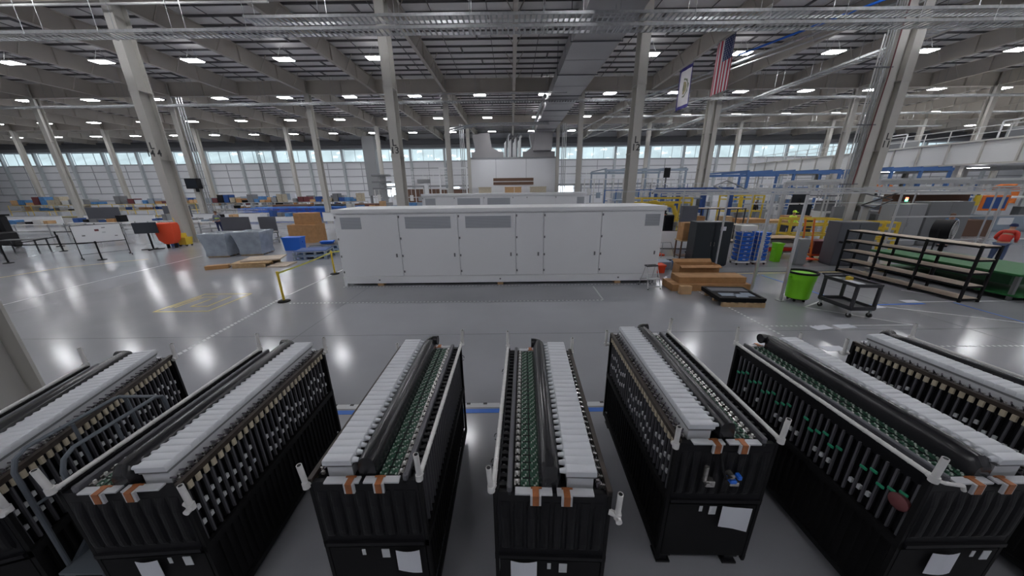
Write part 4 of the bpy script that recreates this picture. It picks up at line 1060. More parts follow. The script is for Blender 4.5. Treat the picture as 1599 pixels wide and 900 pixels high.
# drum fan
t = thing('drum_fan', 'big round drum fan with a grey wire grille behind the open shelf unit', 'fan', (18.9, 13.8, 0), R(25))
MB().tube([(-.05, -.22, 1.28), (-.05, .3, 1.28)], .44, 24, cap=False).build('drum', 'black', t, smooth=True)
b = MB()
for r_ in (.1, .2, .3, .4, .44): b.tube([(-.05 + r_ * math.cos(a * .3142), -.25, 1.28 + r_ * math.sin(a * .3142)) for a in range(21)], .006, 4)
for k in range(24): a = k * .2618; b.beam((-.05, -.25, 1.28), (-.05 + .44 * math.cos(a), -.25, 1.28 + .44 * math.sin(a)), .006)
b.build('grille', 'alu', t)
b = MB()
for k in range(4): a = k * 1.57; b.beam((-.05 + .06 * math.cos(a), 0, 1.28 + .06 * math.sin(a)), (-.05 + .4 * math.cos(a), .04, 1.28 + .4 * math.sin(a)), .16, .01, (0, 1, .5))
b.build('blades', 'steelgrey', t); MB().cyl((-.05, .0, 1.28), (-.05, .25, 1.28), .09, 12).build('motor', 'black', t)
MB().beam((-.5, .05, .05), (-.5, .05, 1.3), .05).beam((.42, .05, .05), (.42, .05, 1.3), .05).box(-.55, -.3, 0.05, .47, .4, .1).build('stand', 'black', t)
for x in (-.5, .42): MB().cyl((x - .03, .4, .08), (x + .03, .4, .08), .08, 10).build('wheel', 'rubber', t)
# ---- aluminium cage frame
POST = thing('cage_post', 'x', 'post')
MB().box(-.027, -.027, .01, .027, .027, 2.955).build('profile', 'alu', POST); MB().box(-.09, -.09, 0, .09, .09, .012).build('foot_plate', 'steelgrey', POST)
ps = [(7.50, 9.38, 'aluminium cage post right behind the black foam tray'), (7.80, 8.60, 'aluminium cage post just left of the lime-green bin'), (8.36, 12.6, 'aluminium post crossing the front of the black cabinet'),
      (9.15, 11.4, 'aluminium post before the racks of blue bins'), (5.6, 18.2, 'aluminium post seen above the end of the enclosure'), (13.0, 17.6, 'aluminium post behind the orange hand truck'),
      (15.4, 12.9, 'aluminium post behind the grey electrical cabinet'), (17.2, 9.6, 'aluminium post at the far corner of the green table'), (19.5, 12.9, 'aluminium post right of the drum fan'),
      (24.0, 12.9, 'aluminium post close to the right picture edge'), (9.6, 18.2, 'aluminium post left of the racks of blue bins'), (17.5, 18.2, 'aluminium post behind the yellow guard rail'), (22.5, 18.2, 'aluminium post behind the drum fan'), (27.0, 18.2, 'aluminium post far right behind the machines')]
for i, (x, y, lb) in enumerate(ps):
    o = POST if i == 0 else copy_tree(POST); o.location = (x, y, 0); o['label'] = lb
for i, (a, c, lb) in enumerate((((4.3, 9.35), (24, 9.35), 'long aluminium beam over the aisle, nearest to the modules'), ((5.6, 12.9), (24, 12.9), 'long aluminium beam over the black cabinet'), ((5.6, 18.2), (28, 18.2), 'long aluminium beam behind the racks of blue bins'),
                                ((7.86, 8.62), (7.86, 18.2), 'aluminium beam running away above the lime-green bin'), ((13.0, 9.35), (13.0, 18.2), 'aluminium beam running away above the grey electrical cabinet'), ((19.5, 9.35), (19.5, 18.2), 'aluminium beam running away above the drum fan'))):
    tag(MB().beam((a[0], a[1], 2.98 if i < 3 else 3.06), (c[0], c[1], 2.98 if i < 3 else 3.06), .045, .05).build('cage_rail', 'alu'), lb, 'rail')
for i, (x0, y0, x1, z) in enumerate(((15.4, 13.0, 19.5, .95), (19.5, 13.0, 24, .95), (13.0, 18.3, 17.5, 1.1), (17.5, 18.3, 22.5, 1.1))):
    t = tag(MB().box(x0 + .05, y0 - .02, z, x1 - .05, y0 + .02, z + .05).box(x0 + .05, y0 - .02, z * 2, x1 - .05, y0 + .02, z * 2 + .05).build('cage_crossbar', 'alu'), ('thin aluminium bars behind the green table', 'thin aluminium bars at the right behind the drum fan', 'thin aluminium bars behind the hand truck', 'thin aluminium bars behind the yellow guard')[i], 'rail')
run('air_hose', [(8.6, 12.9, 2.96), (9.2, 15, 3.2), (10.4, 16, 3.45), (11.5, 17, 3.3), (13, 18.1, 2.96)], .03, 'midgrey', 'grey air hose looping over the black cabinet', 'hose')
run('air_hose', [(15.5, 12.92, 2.96), (16.0, 14.8, 2.3), (16.8, 15, 2.15), (17.8, 15.2, 2.5), (18.5, 18.15, 2.96)], .03, 'darkgrey', 'dark hose sagging at the foot of column L 11', 'hose')
# ---- tables and boxes of the right-hand work area
table('long workbench covered with flat cartons behind the blue bin racks', 16.0, 20.5, R(-6), 4.6, 1.4, .95, 'offwhite')
for i, (x, y, z, sx, sy, sz, m, lb) in enumerate(((15.0, 20.3, .95, 1.5, 1.0, .28, 'card', 'brown flat carton on the long workbench, nearest the cage post'), (16.8, 20.1, .95, 1.6, 1.0, .2, 'cardlight', 'light flat carton in the middle of the long workbench'),
                                                 (17.7, 20.0, 1.155, 1.2, .9, .25, 'card', 'brown carton stacked on the light flat one'), (13.8, 20.8, .95, .7, .6, .4, 'wood', 'wooden crate at the near end of the long workbench'))):
    carton(lb, x, y, z, sx, sy, sz, R(-6), m)
table('wooden-topped bench with red drawers behind the blue bin racks', 12.1, 14.8, R(-3), 2.3, .9, .92, 'wood', 'midgrey')
for k, (z, m) in enumerate(((.28, 'red'), (.48, 'offwhite'), (.66, 'midgrey'))):
    tag(MB().bev(-.95, -.35, 0, .95, .35, .15, .01).build('parts_tray', m), ('red parts drawer on the lower shelf of the wooden-topped bench', 'white parts tray above the red drawer', 'grey parts tray just under the wooden top')[k], 'drawer').location = (12.1, 14.8, z)
rack('open shelf of black frames with pale tops behind the black cabinet', 11.9, 19.0, R(-8), 3.0, .8, 2.0, 3, 'darkgrey', 'shelfwood', 3)
carton('brown carton on the middle shelf behind the black cabinet', 11.0, 19.15, 1.07, .8, .6, .45, R(-8), 'card')
cabinet('green-grey slim cabinet standing by the wooden-topped bench', 12.0, 12.8, 0, .42, .3, 1.1, 'steelgrey', 1)
tote('lime-green bin tucked beside the slim cabinet', 11.6, 13.6, 0, .28, .3, .8, 0, 'green')
t = thing('computer_desk', 'dark desk with two black screens behind the long workbench', 'desk', (20.5, 23.0, 0), R(-8))
MB().box(-.9, -.4, .9, .9, .4, .95).build('desktop', 'darkgrey', t); MB().bev(-.75, -.05, 1.05, .75, .0, 1.9, .02).build('screen', 'screen', t); MB().bev(-.5, .2, 2.0, .55, .26, 2.6, .02).build('screen', 'screen', t); MB().cyl((0, .1, .9), (0, .1, 2.3), .04, 8).build('stand', 'black', t)
for s in (-.8, .8): MB().box(s - .03, -.35, 0, s + .03, .35, .9).build('leg', 'darkgrey', t)
# grey machine cabinets and process machine
cabinet('grey electrical cabinet with a round dial behind the yellow guard', 20.9, 16.9, R(-6), 1.5, .7, 2.2, 'steelgrey', 2, 'control_cabinet')
cabinet('taller grey electrical cabinet beside the one with the dial', 23.0, 16.9, R(-6), 2.0, .8, 2.3, 'midgrey', 2, 'control_cabinet')
t = thing('signal_tower', 'red and green signal lamp on top of the grey cabinet', 'signal lamp', (21.0, 17.3, 2.2))
MB().cyl((0, 0, 0), (0, 0, .12), .03, 8).build('stem', 'midgrey', t); MB().cyl((0, 0, .12), (0, 0, .22), .05, 10).build('green_lamp', 'greenlamp', t); MB().cyl((0, 0, .22), (0, 0, .32), .05, 10).build('red_lamp', 'redlamp', t)
t = thing('welding_cell', 'brown machine cell with an orange-framed blue screen at the right', 'machine', (27.5, 20.0, 0), R(-8))
MB().box(-2.2, 0, 0, 2.2, 2.2, 1.0).box(-2.2, 1.6, 1.0, 2.2, 2.2, 2.7).build('machine_body', 'brown', t); MB().box(-2.3, -.1, 2.55, 2.3, 2.3, 2.75).build('canopy', 'offwhite', t)
MB().bev(.9, -.3, 1.6, 2.3, -.2, 2.5, .03).build('screen_frame', 'orange', t); MB().box(1.05, -.32, 1.72, 2.15, -.3, 2.38).build('screen', 'bluedark', t); MB().box(.55, -.3, 1.9, .8, -.2, 2.5).build('yellow_sign', 'yellow', t)
for x in (-1.8, -.6): MB().cyl((x, .6, 1.0), (x + .2, 1.2, 2.0), .12, 8).build('arm', 'wood', t)
# ---- tall gantry frames (blue) and pale ones behind
def gantry(lb, x0, x1, y0, y1, h_, m, n=2, nm='gantry_frame'):
    t = thing(nm, lb, 'gantry', ((x0 + x1) / 2, (y0 + y1) / 2, 0)); w_ = (x1 - x0) / 2; d_ = (y1 - y0) / 2
    for i in range(n + 1):
        for yy in (-d_, d_): MB().box(-w_ + 2 * w_ * i / n - .1, yy - .1, 0, -w_ + 2 * w_ * i / n + .1, yy + .1, h_).build('post', m, t)
    for yy in (-d_, d_): MB().box(-w_ - .2, yy - .1, h_, w_ + .2, yy + .1, h_ + .28).build('runway_beam', m, t)
    for i in range(n * 2 + 1): MB().box(-w_ + w_ * i / n - .07, -d_, h_ + .28, -w_ + w_ * i / n + .07, d_, h_ + .42).build('bridge_beam', m, t)
    return t
gantry('blue steel gantry frame beyond the second-row column, right of centre', 24.2, 33.5, 34.0, 42, 4.3, 'bluesteel')
gantry('blue steel gantry frame under the mezzanine at the right', 37.6, 43.4, 33, 40.5, 4.4, 'bluesteel')
gantry('pale grey gantry frame between the enclosure and the blue gantry', 12.5, 23.0, 44, 52, 5.2, 'bluegrey')
gantry('low blue frame behind the yellow robot guard', 13.2, 17.5, 26.0, 30, 2.7, 'bluedark')
gantry('pale aluminium gantry behind column L 11', 25.0, 34.0, 24.5, 30, 3.2, 'alu')
gantry('pale aluminium gantry at the right picture edge', 35.0, 43.4, 19.5, 26, 3.1, 'alu', 3)
# robots and process stations under the gantries
def robot(lb, x, y, rz, m, s_=1):
    t = thing('robot_arm', lb, 'robot arm', (x, y, 0), rz); t.scale = (s_, s_, s_)
    MB().lathe([(.4, 0), (.4, .1), (.3, .15), (.3, .5), (.35, .55), (.35, .8), (.1, .85)], 16).build('base', 'midgrey', t)
    MB().tube([(0, 0, .8), (-.15, 0, 1.3), (.05, 0, 1.9)], [.2, .16, .14], 10).build('lower_arm', m, t, smooth=True)
    MB().tube([(.05, 0, 1.9), (.4, 0, 2.0), (.95, 0, 1.75), (1.15, 0, 1.5)], [.17, .14, .1, .07], 10).build('upper_arm', m, t, smooth=True)
    MB().cyl((1.15, 0, 1.5), (1.15, 0, 1.3), .07, 8).bev(1.05, -.12, 1.15, 1.25, .12, 1.3, .02).build('gripper', 'black', t)
    return t
robot('yellow robot arm inside the guard behind the end of the enclosure', 9.6, 22.8, 0, 'yellow', 1.1)
robot('second yellow robot arm further right inside the same guard', 11.5, 22.9, 2.6, 'yellow', 1.0)
robot('yellow robot arm between the two cage posts, far back', 21.0, 29.8, 1.0, 'yellow', 1.1)
robot('orange robot arm under the blue gantry at the right', 40.0, 36.5, .5, 'orange', 1.6)
robot('second orange robot arm beside the first under the right gantry', 42.6, 36.8, 2.4, 'orange', 1.5)
robot('orange robot arm right of the slanting mezzanine column', 43.0, 28.0, 2.0, 'orange', 1.5)
rg = random.Random(11)
def station(lb, x, y, w_, d_, h_, m, m2):
    t = thing('process_station', lb, 'machine', (x, y, 0))
    MB().bev(-w_ / 2, -d_ / 2, .1, w_ / 2, d_ / 2, h_ * .45, .03).box(-w_ / 2 + .05, -d_ / 2 + .05, 0, w_ / 2 - .05, d_ / 2 - .05, .1).build('base', m, t)
    for sx in (-1, 1):
        for sy in (-1, 1): MB().box(sx * (w_ / 2 - .05) - .04, sy * (d_ / 2 - .05) - .04, h_ * .45, sx * (w_ / 2 - .05) + .04, sy * (d_ / 2 - .05) + .04, h_).build('post', 'alu', t)
    MB().box(-w_ / 2, -d_ / 2, h_ - .1, w_ / 2, d_ / 2, h_).build('top_frame', m2, t)
    MB().bev(-w_ * .3, -d_ * .2, h_ * .45, w_ * .1, d_ * .3, h_ * .8, .03).build('actuator', m2, t); MB().bev(w_ * .2, -d_ * .3, h_ * .45, w_ * .35, d_ * .1, h_ * .7, .02).build('fixture', 'midgrey', t)
    MB().box(-w_ * .45, -d_ / 2 - .03, h_ * .2, -w_ * .1, -d_ / 2, h_ * .4).build('access_door', m2, t)
    return t
sts = [(27.0, 37.0, 3.0, 2, 3.0, 'bluegrey', 'offwhite', 'pale process station inside the blue gantry, near its first post'), (31.0, 37.5, 2.6, 2, 2.7, 'offwhite', 'steelgrey', 'grey and white process station inside the blue gantry'),
       (14.8, 28.0, 2.4, 2, 2.3, 'offwhite', 'bluegrey', 'white process station in the low blue frame'), (18.5, 33.5, 3, 2, 2.8, 'bluegrey', 'offwhite', 'blue-grey process station left of the blue gantry'),
       (27.0, 27.5, 2.4, 2, 2.4, 'offwhite', 'midgrey', 'white process station behind column L 11'), (31.5, 27.0, 2.6, 2, 2.3, 'midgrey', 'offwhite', 'dark process station behind column L 11'),
       (34.5, 22.8, 2.8, 2, 2.3, 'bluegrey', 'white', 'pale process station at the right edge, lower row'), (39.5, 23.0, 2.6, 2, 2.5, 'offwhite', 'bluegrey', 'white process station cut by the right edge'),
       (40.5, 44.5, 3, 2.4, 3.4, 'white', 'steelgrey', 'white process station beside the orange robots'), (37.5, 32.0, 3.2, 1.8, 2.8, 'steelgrey', 'offwhite', 'grey process station before the right gantry'),
       (15.5, 47.0, 3.4, 2.2, 3.2, 'offwhite', 'bluegrey', 'pale process station under the grey gantry, nearer the booth'), (20.5, 47.5, 3.0, 2.2, 3.4, 'bluegrey', 'midgrey', 'blue-grey process station under the grey gantry'),
       (33.0, 48.0, 3.6, 2.4, 3.6, 'offwhite', 'steelgrey', 'tall process station beyond the blue gantry'), (22.8, 20.9, 2.0, 1.6, 2.0, 'offwhite', 'steelgrey', 'white process station behind the yellow guard rail'),
       (30.0, 16.6, 2.4, 1.8, 2.1, 'bluegrey', 'offwhite', 'pale station behind the person in red')]
for s_ in sts: station(s_[7], *s_[:7])
# mezzanine on the right
t = thing('mezzanine', 'long pale mezzanine floor with stiffened fascia and railings at the right', 'mezzanine', (0, 0, 0))
b = MB(); b.box(44, 12, 4.9, 71, 62, 5.0).box(44, 12, 5.0, 44.15, 62, 7.0); b.build('fascia', 'offwhite', t)
b = MB(); y = 12.5
while y < 62: b.box(43.85, y, 5.0, 44, y + .12, 7.0); y += 2.4
b.box(43.8, 12, 6.9, 44, 62, 7.05).box(43.8, 12, 4.85, 44, 62, 5.0); b.build('stiffener', 'column', t)
b = MB(); y = 12.5
while y < 62: b.box(44.0, y, 7.05, 44.06, y + .06, 8.2); y += 2.0
for z in (7.6, 8.15): b.box(44, 12, z, 44.06, 62, z + .06)
b.build('railing', 'offwhite', t)
for i, y in enumerate((15.5, 26.0, 33.2, 46.5, 60)): MB().box(44.2, y - .2, 0, 44.6, y + .2, 4.9).build('support_post', 'column', t)
MB().box(44, 11.8, 4.9, 71, 12, 7.0).build('end_fascia', 'offwhite', t)
for i, (y, z) in enumerate(((23, 8.2), (33, 8.2), (44, 8.2))):
    t = thing('rooftop_unit', ('white frame unit standing on the mezzanine at the picture edge', 'white frame unit standing on the mezzanine between the columns', 'white frame unit at the far part of the mezzanine')[i], 'air unit', (50, y, 7.1))
    MB().bev(-1.0, -1.2, .0, 1.0, 1.2, 1.3, .05).build('unit_case', 'steelgrey', t); MB().box(-1.03, -.9, .3, -1.0, .9, 1.1).build('grille', 'trimdark', t); MB().box(-1.2, -1.6, 1.9, -1.1, 1.6, 2.0).box(-1.2, -1.6, 0, -1.1, -1.5, 2.0).box(-1.2, 1.5, 0, -1.1, 1.6, 2.0).build('frame', 'white', t)
for i, y in enumerate((20.5, 26.5, 33, 41)):
    o = copy_tree(L0); o.location = (46, y, 4.62); o.scale = (1, 1, .3); o['label'] = ('small lamp under the mezzanine at the picture edge', 'small lamp under the mezzanine by the slanting column', 'small lamp under the mezzanine, third from the edge', 'small lamp under the far part of the mezzanine')[i]; o['group'] = 'lamps under the mezzanine'
tag(MB().tube([(41, 30.5, 3.9), (46, 30.5, 3.9), (47, 30, 4.3), (50, 27, 4.3)], .35, 12).build('round_duct', 'offwhite', smooth=True), 'fat white bent duct under the mezzanine at the right edge', 'duct').location = (0, -8, 0)
# walkways with railings beside the booth
for x0, x1, lb in ((-26, -7.9, 'white railed walkway left of the paint booth'), (8.2, 27, 'white railed walkway right of the paint booth')):
    t = thing('walkway', lb, 'walkway', (0, 62, 0))
    MB().box(x0, 0, 3.7, x1, 1.4, 4.0).build('deck', 'steelgrey', t)
    b = MB(); x = x0
    while x < x1: b.box(x, -.04, 4.0, x + .07, .03, 6.4); x += 1.9
    for z in (4.4, 4.95, 5.5, 6.05, 6.35): b.box(x0, -.05, z, x1, .02, z + .1)
    b.build('railing', 'white', t)
    b = MB(); x = x0 + .5
    while x < x1: b.box(x, .4, 0, x + .2, .6, 3.7); x += 4.4
    b.build('support_post', 'steelgrey', t)
tag(MB().box(-24, 68, 0, -8, 69, 3.2).box(-24, 67.9, 3.2, -8, 69, 3.4).build('storage_wall', 'brown'), 'brown racking seen under the walkway left of the booth', 'racking')
for i, (x0, x1, z0, z1) in enumerate(((-13.7, -11.6, .4, 1.8), (9.5, 13.6, .2, 1.6), (-29.0, -24.5, 0, 2.6))):
    for k in range(2 if i == 0 else 1):
        tag(MB().box(x0 + k * 1.15, 72.80, z0 + 2, (x0 + 1 + k * 1.15) if i == 0 else x1, 72.88, z1 + 2).build('door_glow', 'doorglow'), ('glowing panel as square opening under the left walkway' if k == 0 else 'second glowing panel as square opening beside the first', 'glowing panel as strip opening right of the paint booth', 'glowing panel as dock opening on the far wall by the riser shaft')[i], 'opening')  # glowing panels set on the solid wall, no real openings behind

# ---- line frames: rows of slim posts with cross bars and hanging tools
def line_frame(lb, x0, x1, y, h_, n, m, m2, rz=0):
    t = thing('line_frame', lb, 'frame', ((x0 + x1) / 2, y, 0), rz); w_ = (x1 - x0) / 2
    for i in range(n + 1): MB().box(-w_ + 2 * w_ * i / n - .05, -.05, 0, -w_ + 2 * w_ * i / n + .05, .05, h_).build('post', m, t)
    for z in (h_ - .1, h_ * .62, h_ * .34): MB().box(-w_, -.04, z, w_, .04, z + .08).build('crossbar', m, t)
    q = random.Random(int(x0 * 7))
    for i in range(n):
        xx = -w_ + 2 * w_ * (i + .5) / n; z = h_ * .62
        MB().bev(xx - .25, -.2, z - .1 - q.random() * .5, xx + .2, .1, z + .05 + q.random() * .5, .02).cyl((xx, 0, z), (xx, 0, h_ - .1), .03, 6).build('hanging_tool', m2 if i % 2 else 'offwhite', t)
        if i % 2 == 0: MB().bev(xx - .4, -.5, .7, xx + .4, .4, .95, .02).box(xx - .3, -.4, 0, xx + .3, .3, .7).build('work_table', m2 if i % 4 else 'steelgrey', t)
    return t
for a in (('blue slim-post line frame just right of the L 12 column', 9.5, 16.5, 33.5, 3.0, 6, 'bluesteel', 'bluegrey'), ('pale slim-post line frame behind the yellow robot guard', 8.5, 17.5, 38.5, 4.2, 8, 'offwhite', 'bluegrey'),
          ('white slim-post line frame behind the dark-clothed person', 24.3, 35.5, 32.4, 3.4, 9, 'offwhite', 'bluegrey'), ('grey slim-post line frame at the foot of the second-row paired columns', 15.0, 21.0, 36.0, 3.6, 5, 'alu', 'bluedark'),
          ('pale slim-post line frame behind the blue gantry', 23.5, 42.0, 50.5, 5.0, 12, 'white', 'bluegrey'), ('white slim-post line frame behind the drum fan', 25.0, 32.4, 23.6, 2.9, 7, 'offwhite', 'bluegrey'),
          ('grey slim-post line frame at the right edge behind the person in red', 26.0, 34.0, 14.9, 2.6, 7, 'alu', 'midgrey'), ('blue slim-post line frame under the mezzanine edge', 35.5, 43.3, 29.8, 3.6, 6, 'bluesteel', 'offwhite'),
          ('pale slim-post line frame left of the paint booth', -20.5, -9.5, 49.2, 3.4, 9, 'offwhite', 'steelgrey')):
    line_frame(*a)
station('low white process station behind the drum fan', 24.2, 18.9, 1.6, 1.2, 1.6, 'white', 'bluegrey')
station('pale process station just behind the yellow robots', 10.2, 28.0, 3.0, 1.6, 2.2, 'offwhite', 'bluegrey'); station('white process station right of the blue gantry', 35.8, 42.0, 2.6, 2, 3.0, 'white', 'bluesteel')
for i, (x0, x1, y) in enumerate(((-62, -47, 33.5), (-45, -37.6, 33.8), (-34.5, -22.5, 34.2), (-20, -8.6, 34.0))):
    t = thing('low_partition', ('long white low partition at the left picture edge', 'white low partition left of the second-row column', 'white low partition before the blue carts', 'white low partition left of the L 13 column')[i], 'partition', ((x0 + x1) / 2, y, 0)); w_ = (x1 - x0) / 2
    MB().box(-w_, -.04, .15, w_, .04, 1.05).build('panel', 'white', t); MB().box(-w_, -.06, 1.05, w_, .06, 1.1).build('cap_rail', 'steelgrey', t)
    for k in range(5): xx = -w_ + 2 * w_ * k / 4; MB().box(xx - .05, -.25, 0, xx + .05, .25, .15).build('foot', 'steelgrey', t)

# ================================================================= LEFT SIDE
# wrapped pallets
def wrapped(lb, x, y, rz, s_):
    t = thing('wrapped_pallet', lb, 'wrapped pallet', (x, y, 0), rz); t.scale = (s_, s_, s_)
    b = MB()
    for k in range(6): b.box(-.5 + k * .18, -.5, .1, -.4 + k * .18, .5, .12)
    for yy in (-.5, -.05, .42): b.box(-.5, yy, 0, .5, yy + .08, .1)
    b.build('pallet', 'wood', t)
    MB().bev(-.42, -.42, .12, .42, .42, 1.0, .03).build('load', 'bluegrey', t)
    rg = []; rr = random.Random(2); n = 24
    for z, r_ in ((.06, .52), (.3, .49), (.6, .52), (.9, .57), (1.12, .62), (1.2, .60), (1.22, .50), (1.16, .1)):
        rg.append([(r_ * (1 + .05 * rr.random()) * 1.12 * max(-.92, min(.92, 1.35 * math.cos(2 * math.pi * k / n))), r_ * (1 + .05 * rr.random()) * 1.12 * max(-.92, min(.92, 1.35 * math.sin(2 * math.pi * k / n))), z) for k in range(n)])
    MB().loft(rg).build('plastic_film', 'film', t, smooth=True)
    return t
wrapped('plastic-wrapped grey pallet load standing left of its twin', -15.25, 16.5, R(5), 1.0)
wrapped('plastic-wrapped grey pallet load beside the grey upright panels', -13.85, 16.9, R(8), 1.02)
# wood sheets
pallet('wooden pallet under the slanting plywood sheets', -11.75, 14.15, 0, 1.3, 1.3, R(8))
for i, (x, y, z, sx, sy, rz, m, lb) in enumerate(((-11.8, 14.2, .14, 1.5, 1.25, 12, 'wood', 'plywood sheet lying flat on the pallet'), (-11.6, 14.45, .21, 1.5, 1.1, 20, 'shelfwood', 'pale plywood sheet lying askew on top'), (-12.95, 13.45, .0, .8, .3, 25, 'card', 'folded brown carton beside the plywood pallet'), (-10.5, 14.0, .0, .8, .9, 5, 'shelfwood', 'pale board on the floor right of the plywood pallet'))):
    o = tag(MB().box(-sx / 2, -sy / 2, 0, sx / 2, sy / 2, .055 if i != 2 else .16).build('plywood_sheet' if i != 2 else 'folded_carton', m), lb, 'board'); o.location = (x, y, z); o.rotation_euler.z = R(rz)
# plastic pallets
def plastic_pallet(lb, x, y, z, rz, top='bluepad'):
    t = thing('plastic_pallet', lb, 'pallet', (x, y, z), rz)
    b = MB(); b.bev(-.75, -.6, .15, .75, .6, .19, .01)
    for xx in (-.72, -.24, .24, .72):
        for yy in (-.55, 0, .55): b.c(xx * .96, yy, 0, .1, .1, .15)
    b.box(-.75, -.6, 0, .75, -.5, .03).box(-.75, .5, 0, .75, .6, .03); b.build('pallet_frame', 'bluegrey', t)
    MB().bev(-.7, -.55, .19, .7, .55, .22, .01).build('mat', top, t); return t
plastic_pallet('grey plastic pallet with a blue top, lowest and nearest the yellow belt', -9.95, 15.6, 0, R(10))
plastic_pallet('grey plastic pallet stacked on the lowest blue-topped one', -9.98, 15.62, .222, R(13), 'bluedark')
plastic_pallet('blue-topped plastic pallet farther back near the enclosure corner', -10.2, 17.3, 0, R(8))
plastic_pallet('dark-topped plastic pallet stacked farther back', -10.25, 17.3, .222, R(14), 'darkgrey')
tote('bright blue tub lying on the stacked plastic pallets', -10.2, 17.3, .445, .6, .4, .12, R(10), 'blue')
tote('dark blue tub behind the stacked plastic pallets', -9.0, 18.2, 0, .9, .7, .75, 0, 'bluedark')
tote('large blue recycling tub before the big cartons', -12.45, 17.9, 0, .95, .6, .72, R(3), 'blue')
table('small dark side table with a gooseneck behind the pallets', -10.1, 19.6, 0, .9, .6, .95, 'darkgrey', 'darkgrey')
carton('big lower carton of the brown stack', -13.5, 20.9, 0, 1.75, 1.2, 1.15, R(3), 'card')
carton('smaller carton on top of the big brown one', -13.35, 20.95, 1.153, 1.25, .9, .72, R(3), 'card')
# upright grey panels
for i, (x, y, w_, lb) in enumerate(((-20.0, 23.1, 2.1, 'wide dark grey upright panel on a stand behind the wrapped pallets'), (-17.6, 23.0, 1.25, 'narrow dark grey upright panel right of the wide one'))):
    t = thing('partition_screen', lb, 'screen', (x, y, 0), 0)
    MB().bev(-w_ / 2, -.03, .35, w_ / 2, .03, 1.5, .02).build('panel', 'panelgrey', t)
    for s in (-1, 1): MB().box(s * (w_ / 2 - .1) - .02, -.02, 0, s * (w_ / 2 - .1) + .02, .02, .4).box(s * (w_ / 2 - .1) - .02, -.3, 0, s * (w_ / 2 - .1) + .02, .3, .04).build('leg', 'midgrey', t)
t = table('low grey wire table below the narrow upright panel', -16.0, 20.4, 0, 1.4, .7, .75, 'steelgrey', 'steelgrey')
# whiteboard with sketches
wbx = whiteboard('rolling whiteboard with magnets and papers on the left, black frame', -21.48, 16.43, R(60), 1.6, .86, .82)
for i, (x, z, w_, h_, m) in enumerate(((-.1, 1.36, .14, .1, 'maroon'), (-.55, 1.15, .1, .06, 'midgrey'), (.12, 1.25, .12, .07, 'tagwhite'), (.5, 1.05, .1, .04, 'midgrey'), (.15, 1.5, .12, .04, 'midgrey'))):
    MB().box(x, -.018, z, x + w_, -.012, z + h_).build('magnet', m, wbx)
stanchion('black belt stanchion before the rolling whiteboard', -20.83, 15.66, 'black', belt=(-24.6, 15.1))
stanchion('black belt stanchion in the open floor left of the whiteboard', -24.75, 15.1, 'black', belt=(-26.2, 18.2))
stanchion('black belt stanchion beside the black machine at the left edge', -26.4, 18.3, 'black')
stanchion('black belt stanchion farther behind the open floor', -29.2, 20.2, 'black', belt=(-27.6, 22.5))
# monitor on cart, red bag, mop bucket
t = thing('display_stand', 'black flat display on a wheeled stand beside the red cover', 'display stand', (-21.15, 18.35, 0), R(22))
MB().bev(-.55, -.04, .98, .5, .04, 1.6, .02).build('display', 'screen', t); MB().box(-.03, -.0, .1, .03, .08, 1.3).build('mast', 'black', t); MB().box(-.5, -.05, .03, .5, .05, .09).box(-.04, -.4, .03, .04, .4, .09).build('base', 'black', t)
t = thing('covered_chair', 'bright red-orange cover draped over a rack by the L 14 column', 'cover', (-20.72, 19.05, 0), R(12))
rg = []
for z, w_, d_ in ((.28, .22, .18), (.5, .38, .25), (.9, .46, .28), (1.3, .48, .28), (1.48, .46, .25), (1.52, .38, .2)): rg.append([(-w_ + .02 * math.sin(z * 9), -d_, z), (0, -d_ - .05, z - .02), (w_, -d_, z), (w_, d_, z), (0, d_, z), (-w_, d_, z)])
MB().loft(rg).build('red_cover', 'redorange', t, smooth=True)
for x in (-.2, .2): MB().box(x - .02, -.1, 0, x + .02, .1, .4).build('leg', 'black', t)
t = thing('mop_bucket', 'yellow mop bucket with a handle at the foot of the L 14 column', 'bucket', (-20.6, 19.75, 0))
MB().loft([[(-.2, -.2, .1), (.25, -.2, .1), (.25, .2, .1), (-.2, .2, .1)], [(-.28, -.25, .55), (.32, -.25, .55), (.32, .25, .55), (-.28, .25, .55)]]).build('bucket', 'yellow', t)
MB().bev(-.2, -.2, .55, .05, .2, .8, .02).build('wringer', 'yellow', t); MB().cyl((-.1, 0, .5), (-.35, .05, 1.75), .018, 8).build('mop_handle', 'yellow', t)
for x in (-.18, .22):
    for y in (-.16, .16): MB().cyl((x - .015, y, .05), (x + .015, y, .05), .05, 10).build('caster', 'rubber', t)
tote('small blue tub beside the mop bucket', -21.2, 19.75, 0, .4, .35, .35, 0, 'bluedark')
# black machine at the left edge
t = thing('floor_scrubber', 'black ride-on machine cut by the left picture edge', 'machine', (-32.0, 19.3, 0), R(20))
MB().bev(-.6, -.9, .25, .6, .9, 1.0, .08).build('body', 'black', t); MB().bev(-.5, .3, 1.0, .5, .9, 2.0, .1).build('seat_back', 'black', t); MB().box(-.55, -.9, 1.95, .55, .95, 2.05).build('canopy', 'blackmatte', t)
for x in (-.5, .5): MB().cyl((x, -.85, 1.0), (x, -.85, 1.95), .03, 8).build('canopy_post', 'black', t)
for x in (-.55, .55):
    for y in (-.6, .6): MB().cyl((x - .08, y, .22), (x + .08, y, .22), .22, 16).build('wheel', 'rubber', t)
table('dark low table right of the black machine', -28.4, 18.2, R(20), 1.6, .8, .75, 'darkgrey', 'darkgrey', shelf=False)
